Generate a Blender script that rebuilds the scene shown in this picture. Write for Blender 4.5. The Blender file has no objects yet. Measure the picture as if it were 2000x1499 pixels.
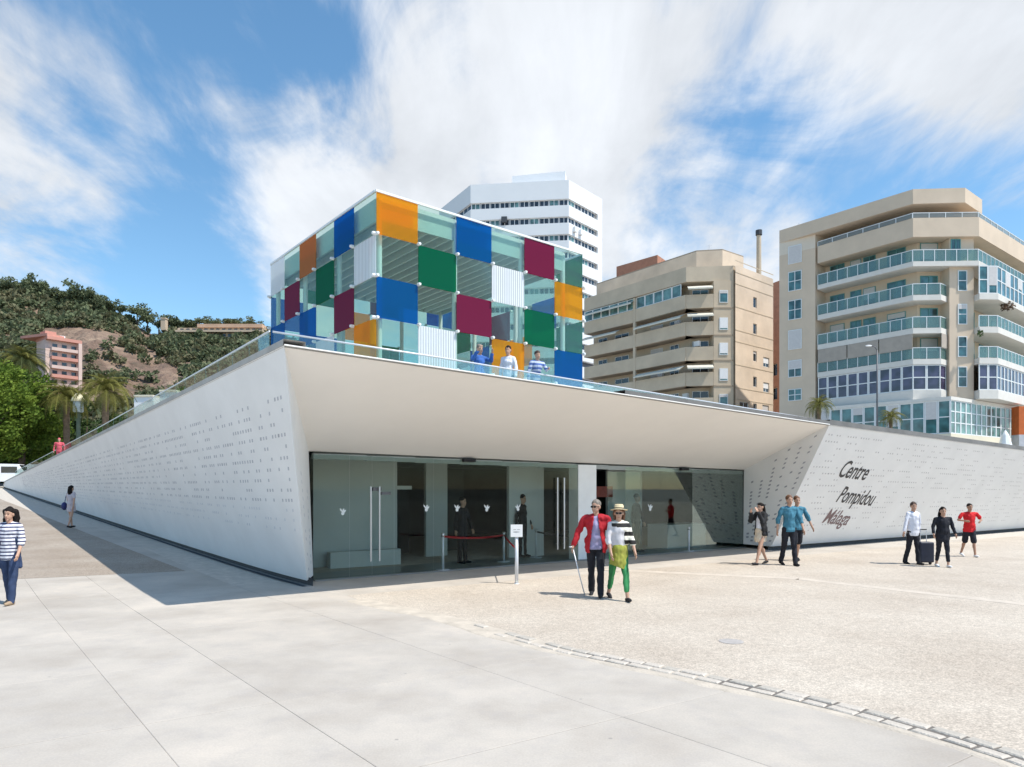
import bpy, bmesh, math, random
from mathutils import Vector, Matrix, noise as mnoise
random.seed(7)
PI = math.pi
F = 1333.0                      # focal length in photograph pixels (24 mm lens)
HY = 955.0                      # horizon row of the photograph
EYE = 2.0
# ---------------------------------------------------------------- camera, world, sun, exposure
scene = bpy.context.scene
COL = scene.collection
cam_d = bpy.data.cameras.new('camera'); cam = bpy.data.objects.new('camera', cam_d); COL.objects.link(cam)
cam.location = (0, 0, EYE); cam.rotation_euler = (PI/2, 0, 0)
cam_d.sensor_width = 36; cam_d.lens = 24; cam_d.shift_y = (HY-749.5)/2000
cam_d.clip_start = .1; cam_d.clip_end = 5000
scene.camera = cam
SUN = Vector((.47, -.206, .857)).normalized()
world = bpy.data.worlds.new('World'); scene.world = world; world.use_nodes = True
wn = world.node_tree.nodes; wl = world.node_tree.links; wn.clear()
def N(t, **k):
    n = wn.new(t)
    for a, b in k.items(): setattr(n, a, b)
    return n
def M_(op, a=None, b=None, c=None):
    n = N('ShaderNodeMath', operation=op)
    for i, v in enumerate((a, b, c)):
        if v is None: continue
        if isinstance(v, (int, float)): n.inputs[i].default_value = v
        else: wl.new(v, n.inputs[i])
    return n.outputs[0]
sky = N('ShaderNodeTexSky', sky_type='NISHITA', sun_disc=False)
sky.sun_elevation = math.asin(SUN.z); sky.sun_rotation = math.atan2(SUN.x, SUN.y)
sky.air_density = 1.0; sky.dust_density = .25; sky.ozone_density = 2.5; sky.altitude = 0
hsv = N('ShaderNodeHueSaturation'); hsv.inputs['Saturation'].default_value = 1.12; hsv.inputs['Value'].default_value = 1.15; hsv.inputs['Hue'].default_value = .489
wl.new(sky.outputs[0], hsv.inputs['Color'])
bg_sky = N('ShaderNodeBackground'); bg_sky.inputs[1].default_value = .14; wl.new(hsv.outputs[0], bg_sky.inputs[0])
bg_cl = N('ShaderNodeBackground'); bg_cl.inputs[0].default_value = (.93, .96, 1, 1); bg_cl.inputs[1].default_value = .80
tc = N('ShaderNodeTexCoord'); nrm = N('ShaderNodeVectorMath', operation='NORMALIZE'); wl.new(tc.outputs['Generated'], nrm.inputs[0])
sep = N('ShaderNodeSeparateXYZ'); wl.new(nrm.outputs[0], sep.inputs[0])
zz = M_('ADD', M_('MAXIMUM', sep.outputs[2], 0.0), .22)
cmb = N('ShaderNodeCombineXYZ'); wl.new(M_('DIVIDE', sep.outputs[0], zz), cmb.inputs[0]); wl.new(M_('DIVIDE', sep.outputs[1], zz), cmb.inputs[1])
def cloud_noise(rot, scale, nscale, detail, rough, dist, off):
    mp = N('ShaderNodeMapping'); mp.inputs['Rotation'].default_value = (0, 0, rot); mp.inputs['Scale'].default_value = scale; mp.inputs['Location'].default_value = off
    wl.new(cmb.outputs[0], mp.inputs[0])
    n = N('ShaderNodeTexNoise'); n.inputs['Scale'].default_value = nscale; n.inputs['Detail'].default_value = detail
    n.inputs['Roughness'].default_value = rough; n.inputs['Distortion'].default_value = dist; wl.new(mp.outputs[0], n.inputs['Vector'])
    return n.outputs[0]
n1 = cloud_noise(.5, (1, .8, 1), 2.7, 13, .60, .9, (3.1, 1.7, 0))
n2 = cloud_noise(-.75, (1, .3, 1), 5.0, 12, .62, .5, (7.3, 2.2, 4))
# broad banks of cloud and gaps between them: (photo x, photo y, radius in degrees, amount)
BANKS = [(70, 430, 9, .36), (0, 330, 8, .2), (300, 210, 11, .13), (610, 400, 9, .26), (560, 500, 6, .16), (900, 270, 13, .17), (1120, 360, 10, .18),
         (1330, 230, 12, .27), (1560, 150, 13, .33), (1900, 90, 12, .22), (1880, 250, 9, .26), (1430, 465, 4.5, .34), (1220, 500, 3.5, .20),
         (700, 60, 10, .12), (1100, 60, 12, .14), (150, 60, 9, .03), (1560, 450, 4, .1), (800, 500, 10, .2), (230, 545, 5, .10),
         (250, 440, 7, -.20), (420, 420, 5, -.20), (300, 580, 6, -.22), (640, 180, 4.5, -.27), (420, 70, 5, -.2), (250, 110, 5, -.08), (1370, 70, 4, -.16),
         (1590, 320, 6, -.30), (1440, 350, 5.5, -.26), (1290, 400, 3.5, -.14), (1740, 330, 5, -.22), (1960, 400, 5, -.22), (1700, 420, 5, -.14), (1280, 450, 3, -.1), (60, 240, 4, -.12), (480, 300, 4, -.1)]
n3 = cloud_noise(-.9, (1, .42, 1), 3.6, 14, .60, .35, (1.3, 9.2, 2)); n4 = cloud_noise(.2, (1, .8, 1), 2.2, 8, .55, .3, (5.3, 4.2, 7))
acc = M_('ADD', M_('MULTIPLY', M_('SUBTRACT', n1, .16), .98), M_('ADD', M_('MULTIPLY', M_('SUBTRACT', n2, .32), .48), M_('MULTIPLY', M_('SUBTRACT', n3, .5), .85)))
cb = N('ShaderNodeMapRange'); cb.inputs['From Min'].default_value = .32; cb.inputs['From Max'].default_value = .66; cb.inputs['To Min'].default_value = .55; cb.inputs['To Max'].default_value = .90
wl.new(M_('ADD', M_('MULTIPLY', n4, .5), M_('MULTIPLY', n3, .5)), cb.inputs['Value']); wl.new(cb.outputs[0], bg_cl.inputs[1])
for (px, py, rad, amp) in BANKS:
    d = Vector(((px-1000)/F, 1, (HY-py)/F)).normalized()
    dp = N('ShaderNodeVectorMath', operation='DOT_PRODUCT'); wl.new(nrm.outputs[0], dp.inputs[0]); dp.inputs[1].default_value = d
    mr = N('ShaderNodeMapRange', interpolation_type='SMOOTHSTEP')
    wl.new(dp.outputs['Value'], mr.inputs['Value'])
    mr.inputs['From Min'].default_value = math.cos(math.radians(rad*1.5)); mr.inputs['From Max'].default_value = 1
    mr.inputs['To Min'].default_value = 0; mr.inputs['To Max'].default_value = amp*(.80 if amp > 0 else 1.0)
    acc = M_('ADD', acc, mr.outputs[0])
dens = N('ShaderNodeMapRange', interpolation_type='SMOOTHSTEP'); wl.new(acc, dens.inputs['Value'])
dens.inputs['From Min'].default_value = .45; dens.inputs['From Max'].default_value = .95; dens.inputs['To Max'].default_value = .93
mixw = N('ShaderNodeMixShader'); wl.new(dens.outputs[0], mixw.inputs[0]); wl.new(bg_sky.outputs[0], mixw.inputs[1]); wl.new(bg_cl.outputs[0], mixw.inputs[2])
outw = N('ShaderNodeOutputWorld'); wl.new(mixw.outputs[0], outw.inputs[0])
sun_d = bpy.data.lights.new('sun', 'SUN'); sun_d.energy = 4.2; sun_d.angle = math.radians(.53); sun_d.color = (1, .955, .88)
sun = bpy.data.objects.new('sun', sun_d); COL.objects.link(sun); sun.rotation_euler = (-SUN).to_track_quat('-Z', 'Y').to_euler(); sun.location = (30, -10, 60)
vs = scene.view_settings; vs.view_transform = 'Standard'; vs.look = 'None'; vs.exposure = .33; vs.gamma = 1; vs.use_curve_mapping = False
scene.render.engine = 'CYCLES'
scene.cycles.max_bounces = 10; scene.cycles.transparent_max_bounces = 24; scene.cycles.glossy_bounces = 4; scene.cycles.diffuse_bounces = 4

# ---------------------------------------------------------------- helpers
def tag(o, label=None, cat=None, group=None, kind=None):
    if label: o['label'] = label
    if cat: o['category'] = cat
    if group: o['group'] = group
    if kind: o['kind'] = kind
    return o
def thing(name, label, cat, loc=(0, 0, 0), rz=0, group=None):
    o = bpy.data.objects.new(name, None); COL.objects.link(o); o.location = loc; o.rotation_euler = (0, 0, rz); o.empty_display_size = .2
    return tag(o, label, cat, group)
class MB:
    def __init__(s): s.v = []; s.f = []
    def quad(s, *p):
        n = len(s.v); s.v += [tuple(q) for q in p]; s.f.append(tuple(range(n, n+len(p)))); return s
    def box(s, x0, y0, z0, x1, y1, z1):
        n = len(s.v)
        s.v += [(x0,y0,z0),(x1,y0,z0),(x1,y1,z0),(x0,y1,z0),(x0,y0,z1),(x1,y0,z1),(x1,y1,z1),(x0,y1,z1)]
        s.f += [tuple(n+i for i in q) for q in ((0,3,2,1),(4,5,6,7),(0,1,5,4),(1,2,6,5),(2,3,7,6),(3,0,4,7))]; return s
    def obox(s, p, q, d0, d1, z0, z1, s0=None, s1=None):
        """box along the plan segment p->q, from s0 to s1 metres along it, d0..d1 to its right-hand (outer) side"""
        dx, dy = q[0]-p[0], q[1]-p[1]; L = math.hypot(dx, dy); dx /= L; dy /= L
        if s0 is None: s0 = 0
        if s1 is None: s1 = L
        nx, ny = dy, -dx
        c = [(p[0]+dx*a+nx*b, p[1]+dy*a+ny*b) for a, b in ((s0,d1),(s1,d1),(s1,d0),(s0,d0))]
        return s.prism(c, z0, z1)
    def prism(s, c, z0, z1):
        ar = sum(c[i][0]*c[(i+1) % len(c)][1]-c[(i+1) % len(c)][0]*c[i][1] for i in range(len(c)))
        if ar < 0: c = c[::-1]
        n = len(s.v); k = len(c)
        s.v += [(x, y, z0) for x, y in c]+[(x, y, z1) for x, y in c]
        s.f.append(tuple(n+i for i in range(k))[::-1]); s.f.append(tuple(n+k+i for i in range(k)))
        for i in range(k): j = (i+1) % k; s.f.append((n+i, n+j, n+k+j, n+k+i))
        return s
    def tube(s, pts, rs, seg=8, cap=True):
        if not isinstance(rs, (list, tuple)): rs = [rs]*len(pts)
        pts = [Vector(p) for p in pts]; n0 = len(s.v); k = len(pts)
        for i, p in enumerate(pts):
            d = (pts[min(i+1, k-1)]-pts[max(i-1, 0)])
            if d.length < 1e-9: d = Vector((0, 0, 1))
            d.normalize(); up = Vector((0, 0, 1)) if abs(d.z) < .95 else Vector((1, 0, 0))
            a = d.cross(up).normalized(); b = a.cross(d).normalized()
            for j in range(seg):
                t = 2*PI*j/seg; s.v.append(tuple(p+(a*math.cos(t)+b*math.sin(t))*rs[i]))
        for i in range(k-1):
            for j in range(seg):
                q = (j+1) % seg; s.f.append((n0+i*seg+j, n0+(i+1)*seg+j, n0+(i+1)*seg+q, n0+i*seg+q))
        if cap:
            s.f.append(tuple(n0+j for j in range(seg))); s.f.append(tuple(n0+(k-1)*seg+j for j in range(seg))[::-1])
        return s
    def lathe(s, prof, c=(0, 0), seg=16):
        n0 = len(s.v); k = len(prof)
        for r, z in prof:
            for j in range(seg): t = 2*PI*j/seg; s.v.append((c[0]+r*math.cos(t), c[1]+r*math.sin(t), z))
        for i in range(k-1):
            for j in range(seg): q = (j+1) % seg; s.f.append((n0+i*seg+j, n0+i*seg+q, n0+(i+1)*seg+q, n0+(i+1)*seg+j))
        return s
    def ell(s, c, r, seg=12, rings=8, R=None):
        n0 = len(s.v); c = Vector(c)
        P = []
        for i in range(1, rings):
            a = PI*i/rings
            for j in range(seg): t = 2*PI*j/seg; P.append(Vector((r[0]*math.sin(a)*math.cos(t), r[1]*math.sin(a)*math.sin(t), r[2]*math.cos(a))))
        P.append(Vector((0, 0, r[2]))); P.append(Vector((0, 0, -r[2])))
        if R is not None: P = [R @ p for p in P]
        s.v += [tuple(c+p) for p in P]
        top = n0+len(P)-2; bot = top+1
        for i in range(rings-2):
            for j in range(seg): q = (j+1) % seg; s.f.append((n0+i*seg+j, n0+(i+1)*seg+j, n0+(i+1)*seg+q, n0+i*seg+q))
        for j in range(seg):
            q = (j+1) % seg; s.f.append((top, n0+j, n0+q)); s.f.append((bot, n0+(rings-2)*seg+q, n0+(rings-2)*seg+j))
        return s
    def cap(s, p0, p1, r0, r1, seg=10):
        """tapered limb with round ends"""
        p0, p1 = Vector(p0), Vector(p1); d = p1-p0; L = d.length; d.normalize()
        pts = [p0-d*r0*.98, p0-d*r0*.75, p0-d*r0*.35, p0, p0+(p1-p0)*.5, p1, p1+d*r1*.35, p1+d*r1*.75, p1+d*r1*.98]
        rs = [r0*.15, r0*.66, r0*.94, r0, (r0+r1)/2, r1, r1*.94, r1*.66, r1*.15]
        return s.tube(pts, rs, seg)
    def mesh(s, name, mat, smooth=False):
        m = bpy.data.meshes.new(name); m.from_pydata([tuple(q) for q in s.v], [], s.f)
        for t in (mat if isinstance(mat, (list, tuple)) else [mat]): m.materials.append(t)
        if smooth: m.polygons.foreach_set('use_smooth', [True]*len(m.polygons))
        m.update(); return m
    def build(s, name, mat, parent=None, smooth=False, **k):
        o = bpy.data.objects.new(name, s.mesh(name, mat, smooth)); COL.objects.link(o)
        if parent is not None:
            o.parent = parent
        return tag(o, **k)
def link(name, mesh, parent, loc=(0, 0, 0), rot=(0, 0, 0), scale=(1, 1, 1)):
    o = bpy.data.objects.new(name, mesh); COL.objects.link(o); o.parent = parent; o.location = loc; o.rotation_euler = rot; o.scale = scale
    return o
def W(px, Y): return ((px-1000)/F*Y, Y)

# ---------------------------------------------------------------- materials
def mat(name, c, rough=.7, vary=.12, scale=2.0, bump=0, bscale=None, metal=0, spec=.4, c2=None, detail=6, coord='Object'):
    m = bpy.data.materials.new(name); m.use_nodes = True; t = m.node_tree; b = t.nodes['Principled BSDF']
    b.inputs['Roughness'].default_value = rough; b.inputs['Metallic'].default_value = metal; b.inputs['Specular IOR Level'].default_value = spec
    if vary or c2 or bump:
        co = t.nodes.new('ShaderNodeTexCoord')
        n = t.nodes.new('ShaderNodeTexNoise'); n.inputs['Scale'].default_value = scale; n.inputs['Detail'].default_value = detail; n.inputs['Roughness'].default_value = .6
        t.links.new(co.outputs[coord], n.inputs['Vector'])
        r = t.nodes.new('ShaderNodeMapRange'); r.inputs['From Min'].default_value = .3; r.inputs['From Max'].default_value = .7
        t.links.new(n.outputs[0], r.inputs['Value'])
        mx = t.nodes.new('ShaderNodeMix'); mx.data_type = 'RGBA'
        a = tuple(x*(1-vary) for x in c); d = c2 if c2 else tuple(min(1, x*(1+vary)) for x in c)
        mx.inputs[6].default_value = (*a, 1); mx.inputs[7].default_value = (*d, 1)
        t.links.new(r.outputs[0], mx.inputs[0]); t.links.new(mx.outputs[2], b.inputs['Base Color'])
        if bump:
            n3 = t.nodes.new('ShaderNodeTexNoise'); n3.inputs['Scale'].default_value = bscale or scale*6; n3.inputs['Detail'].default_value = 5
            t.links.new(co.outputs[coord], n3.inputs['Vector'])
            bp = t.nodes.new('ShaderNodeBump'); bp.inputs['Strength'].default_value = bump; bp.inputs['Distance'].default_value = .02
            t.links.new(n3.outputs[0], bp.inputs['Height']); t.links.new(bp.outputs[0], b.inputs['Normal'])
    else: b.inputs['Base Color'].default_value = (*c, 1)
    return m
def glass_mat(name, tint, refl=.12, body=0, bodyc=None, rough=.02, stripes=False, transl=.5, fres=.8):
    m = bpy.data.materials.new(name); m.use_nodes = True; t = m.node_tree; t.nodes.clear()
    def n(x): return t.nodes.new(x)
    out = n('ShaderNodeOutputMaterial'); tr = n('ShaderNodeBsdfTransparent'); tr.inputs[0].default_value = (*tint, 1)
    gl = n('ShaderNodeBsdfGlossy'); gl.inputs['Roughness'].default_value = rough; gl.inputs[0].default_value = (.95, 1, .98, 1)
    cur = tr.outputs[0]
    if body:
        df = n('ShaderNodeBsdfDiffuse'); ts = n('ShaderNodeBsdfTranslucent'); df.inputs[0].default_value = ts.inputs[0].default_value = (*(bodyc or tint), 1)
        mm = n('ShaderNodeMixShader'); mm.inputs[0].default_value = transl; t.links.new(df.outputs[0], mm.inputs[1]); t.links.new(ts.outputs[0], mm.inputs[2])
        m2 = n('ShaderNodeMixShader'); m2.inputs[0].default_value = body
        if stripes:
            co = n('ShaderNodeTexCoord'); w = n('ShaderNodeTexWave'); w.inputs['Scale'].default_value = 2.6; w.bands_direction = 'X'
            t.links.new(co.outputs['Object'], w.inputs[0]); r = n('ShaderNodeMapRange'); r.inputs['From Min'].default_value = .46; r.inputs['From Max'].default_value = .54
            r.inputs['To Min'].default_value = body*.72; r.inputs['To Max'].default_value = min(1, body*1.15)
            t.links.new(w.outputs['Fac'], r.inputs['Value']); t.links.new(r.outputs[0], m2.inputs[0])
        t.links.new(cur, m2.inputs[1]); t.links.new(mm.outputs[0], m2.inputs[2]); cur = m2.outputs[0]
    fr = n('ShaderNodeLayerWeight'); fr.inputs[0].default_value = .35
    ml = n('ShaderNodeMath'); ml.operation = 'MULTIPLY_ADD'; t.links.new(fr.outputs['Fresnel'], ml.inputs[0]); ml.inputs[1].default_value = fres; ml.inputs[2].default_value = refl
    ml.use_clamp = True
    m3 = n('ShaderNodeMixShader'); t.links.new(ml.outputs[0], m3.inputs[0]); t.links.new(cur, m3.inputs[1]); t.links.new(gl.outputs[0], m3.inputs[2])
    t.links.new(m3.outputs[0], out.inputs[0]); return m
MW = mat('white_render', (.80, .795, .79), .55, .05, .9, bump=.12, bscale=14)
MWS = mat('soffit_render', (.87, .845, .81), .6, .03, .5)
MDOT = mat('hole_shade_grey', (.36, .365, .40), .7, .1, 8)  # grey paints in the shade of pierced holes on solid plugs
MDOT2 = mat('hole_shade_light', (.47, .475, .51), .7, .1, 8)
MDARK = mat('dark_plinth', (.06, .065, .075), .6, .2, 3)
MCOPE = mat('coping_stone', (.42, .40, .37), .7, .15, 2)
MCOPED = mat('coping_dark', (.16, .155, .15), .6, .2, 2)
MFLOOR = mat('interior_floor', (.30, .29, .27), .35, .1, 1)
MINT = mat('interior_wall', (.66, .67, .66), .6, .05, 1)
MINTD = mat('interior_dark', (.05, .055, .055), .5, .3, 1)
MSTEEL = mat('brushed_steel', (.62, .62, .63), .35, .06, 5, metal=.85)
MPOST = mat('post_aluminium', (.66, .68, .72), .4, .06, 5, metal=.3)
MWHITE = mat('white_paint', (.82, .82, .82), .45, .04, 3)
MBLACK = mat('black_fabric', (.015, .015, .018), .8, .3, 9)
MRED = mat('red_tape', (.50, .02, .025), .6, .1, 9)
GCLEAR = glass_mat('entrance_glass', (.82, .86, .84), .0, fres=.13); GREFL = glass_mat('entrance_glass_reflecting', (.74, .80, .78), .07, fres=.4)
GRAIL = glass_mat('railing_glass', (.84, .915, .90), .03, fres=.3)
# ---------------------------------------------------------------- plan of the place
A = Vector((-4.19, 13.96)); DL = Vector((-.653, .757)); DL.normalize()
DF = Vector((.8363, .5483)); DF.normalize(); NF = Vector((DF.y, -DF.x))      # front line direction and its outward side
def tz(x, y):
    s = (x-A.x)*DL.x+(y-A.y)*DL.y
    if s <= 0: return 0.0
    return .031*(min(s, 110)-2.5*(1-math.exp(-s/2.5)))
def gp(px, py):
    """ground point seen at a place in the photograph"""
    Y = 10.0
    for i in range(60):
        x = (px-1000)/F*Y; Y = .5*Y+.5*(EYE-tz(x, Y))*F/(py-HY)
    return Vector(((px-1000)/F*Y, Y, tz((px-1000)/F*Y, Y)))
def ray(px, py, Y): return Vector(((px-1000)/F*Y, Y, EYE+(HY-py)/F*Y))
Cb = Vector((*(A+DL*70.8), 0)); Cb.z = tz(Cb.x, Cb.y)
T = ray(555, 675, 10.7); R_ = ray(1620, 830, 20.06); P_ = ray(2000, 880, 28.0); Pe = P_+(P_-R_)*1.6
Ct = Vector((Cb.x+.6, Cb.y-.6, 2.62)); A3 = Vector((A.x, A.y, 0))
D3 = Vector((8.43, 22.2, 0)); Be = Vector((*(A+DF*(34.6*1.7)), 0))
GL = Vector((-4.31, 14.8, 0)); GR = Vector((7.86, 23.2, 0)); GLt = ray(603, 882, 14.8); GRt = ray(1453, 918, 23.2)

# ---------------------------------------------------------------- ground
MGND = mat('ground_earth', (.30, .28, .25), .9, .15, .3)
MGROUT = mat('joint_grout', (.52, .47, .41), .95, .15, 6)
def sheet(name, x0, x1, y0, y1, n, m, dz, keep=None, **k):
    b = MB(); idx = {}
    xs = [x0+(x1-x0)*i/n for i in range(n+1)]; ys = [y0+(y1-y0)*j/n for j in range(n+1)]
    for j in range(n+1):
        for i in range(n+1): b.v.append((xs[i], ys[j], tz(xs[i], ys[j])+dz))
    for j in range(n):
        for i in range(n): b.f.append((j*(n+1)+i, j*(n+1)+i+1, (j+1)*(n+1)+i+1, (j+1)*(n+1)+i))
    return b.build(name, m, **k)
g = MB(); g.quad((-3000, -2000, -.5), (3000, -2000, -.5), (3000, 4000, -.5), (-3000, 4000, -.5)); g.build('ground', MGND, kind='structure')
paving = sheet('pavement', -110, 90, -30, 120, 120, MGROUT, -.006, kind='structure')
# concrete slabs, each its own piece, laid along the front of the building
def slab_material():
    m = bpy.data.materials.new('slab_concrete'); m.use_nodes = True; t = m.node_tree; b = t.nodes['Principled BSDF']; b.inputs['Roughness'].default_value = .85
    co = t.nodes.new('ShaderNodeTexCoord'); oi = t.nodes.new('ShaderNodeObjectInfo')
    big = t.nodes.new('ShaderNodeTexNoise'); big.inputs['Scale'].default_value = .7; big.inputs['Detail'].default_value = 9; big.inputs['Roughness'].default_value = .62
    fine = t.nodes.new('ShaderNodeTexNoise'); fine.inputs['Scale'].default_value = 55; fine.inputs['Detail'].default_value = 4
    for q in (big, fine): t.links.new(co.outputs['Object'], q.inputs['Vector'])
    r = t.nodes.new('ShaderNodeValToRGB'); e = r.color_ramp.elements; e[0].position = .32; e[0].color = (.40, .352, .30, 1); e[1].position = .68; e[1].color = (.545, .482, .41, 1)
    q = e.new(.52); q.color = (.478, .43, .372, 1)
    t.links.new(big.outputs[0], r.inputs[0])
    mr = t.nodes.new('ShaderNodeMapRange'); mr.inputs['From Min'].default_value = .3; mr.inputs['From Max'].default_value = .7; mr.inputs['To Min'].default_value = .93; mr.inputs['To Max'].default_value = 1.05
    t.links.new(fine.outputs[0], mr.inputs['Value'])
    mo = t.nodes.new('ShaderNodeMapRange'); mo.inputs['To Min'].default_value = .955; mo.inputs['To Max'].default_value = 1.035; t.links.new(oi.outputs['Random'], mo.inputs['Value'])
    mm = t.nodes.new('ShaderNodeMath'); mm.operation = 'MULTIPLY'; t.links.new(mr.outputs[0], mm.inputs[0]); t.links.new(mo.outputs[0], mm.inputs[1])
    v = t.nodes.new('ShaderNodeVectorMath'); v.operation = 'SCALE'; t.links.new(r.outputs[0], v.inputs[0]); t.links.new(mm.outputs[0], v.inputs['Scale'])
    sp = t.nodes.new('ShaderNodeTexNoise'); sp.inputs['Scale'].default_value = 2.6; sp.inputs['Detail'].default_value = 12; sp.inputs['Roughness'].default_value = .75; t.links.new(co.outputs['Object'], sp.inputs['Vector'])
    sr = t.nodes.new('ShaderNodeMapRange'); sr.inputs['From Min'].default_value = .50; sr.inputs['From Max'].default_value = .74; sr.inputs['To Max'].default_value = .5; t.links.new(sp.outputs[0], sr.inputs['Value'])
    mx = t.nodes.new('ShaderNodeMix'); mx.data_type = 'RGBA'; mx.inputs[7].default_value = (.36, .33, .31, 1); t.links.new(sr.outputs[0], mx.inputs[0]); t.links.new(v.outputs[0], mx.inputs[6])
    vg = t.nodes.new('ShaderNodeTexVoronoi'); vg.inputs['Scale'].default_value = 1.7; t.links.new(co.outputs['Object'], vg.inputs['Vector'])
    vr = t.nodes.new('ShaderNodeMapRange'); vr.inputs['From Min'].default_value = .02; vr.inputs['From Max'].default_value = .035; vr.inputs['To Min'].default_value = .55; vr.inputs['To Max'].default_value = 0; t.links.new(vg.outputs['Distance'], vr.inputs['Value'])
    mg = t.nodes.new('ShaderNodeMix'); mg.data_type = 'RGBA'; mg.inputs[7].default_value = (.2, .19, .18, 1); t.links.new(vr.outputs[0], mg.inputs[0]); t.links.new(mx.outputs[2], mg.inputs[6])
    t.links.new(mg.outputs[2], b.inputs['Base Color'])
    bp = t.nodes.new('ShaderNodeBump'); bp.inputs['Strength'].default_value = .25; bp.inputs['Distance'].default_value = .004; t.links.new(fine.outputs[0], bp.inputs['Height']); t.links.new(bp.outputs[0], b.inputs['Normal'])
    return m
MSLAB = slab_material()
BORDER = [gp(*p)[:2] for p in ((700, 1172), (780, 1190), (860, 1206), (1000, 1245), (1100, 1272), (1215, 1294), (1340, 1318), (1500, 1352), (1650, 1385), (1800, 1425), (1990, 1484), (2150, 1540), (2400, 1680))]
def right_of_border(x, y):
    q = A+NF*1.75
    if (Vector((x, y))-q).dot(NF) < 0: return False
    for i in range(len(BORDER)-1):
        (x0, y0), (x1, y1) = BORDER[i], BORDER[i+1]
        if min(y0, y1) <= y <= max(y0, y1):
            xb = x0+(x1-x0)*(y-y0)/(y1-y0+1e-9); return x > xb
    return y > BORDER[0][1] and x > BORDER[0][0]
org = Vector((gp(280, 1415).x, gp(280, 1415).y)); UF = DF; UL = Vector((-DF.y, DF.x)); UL = (DL*.85+UL*.15).normalized()
us = [-2.2*i for i in range(14, 0, -1)]+[0, 1.1]+[1.1+2.2*i for i in range(1, 15)]
vs_ = [-8.4+2.1*i for i in range(0, 17)]
for i in range(len(us)-1):
    for j in range(len(vs_)-1):
        c4 = [org+UF*u+UL*v for u, v in ((us[i]+.0018, vs_[j]+.0018), (us[i+1]-.0018, vs_[j]+.0018), (us[i+1]-.0018, vs_[j+1]-.0018), (us[i]+.0018, vs_[j+1]-.0018))]
        c = sum(c4, Vector((0, 0)))/4
        if c.y < 1.2 or abs(c.x) > c.y*.95+3 or c.y > 26: continue
        if all(right_of_border(*p) for p in c4) and right_of_border(*c): continue
        if (c-A).dot(NF) < -.9 and (c-A).dot(Vector((-DL.y, DL.x))) < .6 and (c-A).dot(DF) > -1: continue
        b = MB(); h = random.uniform(-.0012, .0012); e = .008
        cc = [(p.x, p.y, tz(p.x, p.y)) for p in c4]
        inn = [(p+(c-p).normalized()*e*1.4) for p in c4]
        b.v = [(x, y, z-.06) for x, y, z in cc]+[(x, y, z-.0025+h) for x, y, z in cc]+[(p.x, p.y, tz(p.x, p.y)+h) for p in inn]
        b.f = [(0,1,5,4),(1,2,6,5),(2,3,7,6),(3,0,4,7),(4,5,9,8),(5,6,10,9),(6,7,11,10),(7,4,8,11),(8,9,10,11)]
        b.build('paving_slab', MSLAB, paving)
# exposed-pebble concrete
def pebble_material(name, a, bcol, dark):
    m = bpy.data.materials.new(name); m.use_nodes = True; t = m.node_tree; b = t.nodes['Principled BSDF']; b.inputs['Roughness'].default_value = .9
    co = t.nodes.new('ShaderNodeTexCoord')
    vo = t.nodes.new('ShaderNodeTexVoronoi'); vo.inputs['Scale'].default_value = 62; t.links.new(co.outputs['Object'], vo.inputs['Vector'])
    big = t.nodes.new('ShaderNodeTexNoise'); big.inputs['Scale'].default_value = .45; big.inputs['Detail'].default_value = 10; big.inputs['Roughness'].default_value = .66; t.links.new(co.outputs['Object'], big.inputs['Vector'])
    mid = t.nodes.new('ShaderNodeTexNoise'); mid.inputs['Scale'].default_value = 9; mid.inputs['Detail'].default_value = 6; mid.inputs['Roughness'].default_value = .7; t.links.new(co.outputs['Object'], mid.inputs['Vector'])
    r = t.nodes.new('ShaderNodeValToRGB'); e = r.color_ramp.elements; e[0].position = .35; e[0].color = (*a, 1); e[1].position = .65; e[1].color = (*bcol, 1); t.links.new(big.outputs[0], r.inputs[0])
    bw = t.nodes.new('ShaderNodeSeparateColor'); t.links.new(vo.outputs['Color'], bw.inputs[0])
    r2 = t.nodes.new('ShaderNodeMapRange'); t.links.new(bw.outputs[0], r2.inputs['Value']); r2.inputs['To Min'].default_value = .78; r2.inputs['To Max'].default_value = 1.16
    r3 = t.nodes.new('ShaderNodeMapRange'); t.links.new(mid.outputs[0], r3.inputs['Value']); r3.inputs['From Min'].default_value = .3; r3.inputs['From Max'].default_value = .7; r3.inputs['To Min'].default_value = .86; r3.inputs['To Max'].default_value = 1.1
    rd = t.nodes.new('ShaderNodeMapRange'); t.links.new(vo.outputs['Distance'], rd.inputs['Value']); rd.inputs['From Min'].default_value = .25; rd.inputs['From Max'].default_value = .75; rd.inputs['To Min'].default_value = 1.06; rd.inputs['To Max'].default_value = dark
    mm = t.nodes.new('ShaderNodeMath'); mm.operation = 'MULTIPLY'; t.links.new(r2.outputs[0], mm.inputs[0]); t.links.new(r3.outputs[0], mm.inputs[1])
    m3 = t.nodes.new('ShaderNodeMath'); m3.operation = 'MULTIPLY'; t.links.new(mm.outputs[0], m3.inputs[0]); t.links.new(rd.outputs[0], m3.inputs[1])
    v = t.nodes.new('ShaderNodeVectorMath'); v.operation = 'SCALE'; t.links.new(r.outputs[0], v.inputs[0]); t.links.new(m3.outputs[0], v.inputs['Scale']); t.links.new(v.outputs[0], b.inputs['Base Color'])
    bp = t.nodes.new('ShaderNodeBump'); bp.inputs['Strength'].default_value = .45; bp.inputs['Distance'].default_value = .004; bp.invert = True
    t.links.new(vo.outputs['Distance'], bp.inputs['Height']); t.links.new(bp.outputs[0], b.inputs['Normal']); return m
MPEB = pebble_material('pebble_concrete', (.49, .415, .335), (.595, .52, .43), .82)
MPEB2 = pebble_material('pebble_concrete_brown', (.36, .29, .225), (.46, .39, .32), .66)
q0 = A+NF*1.6
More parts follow.
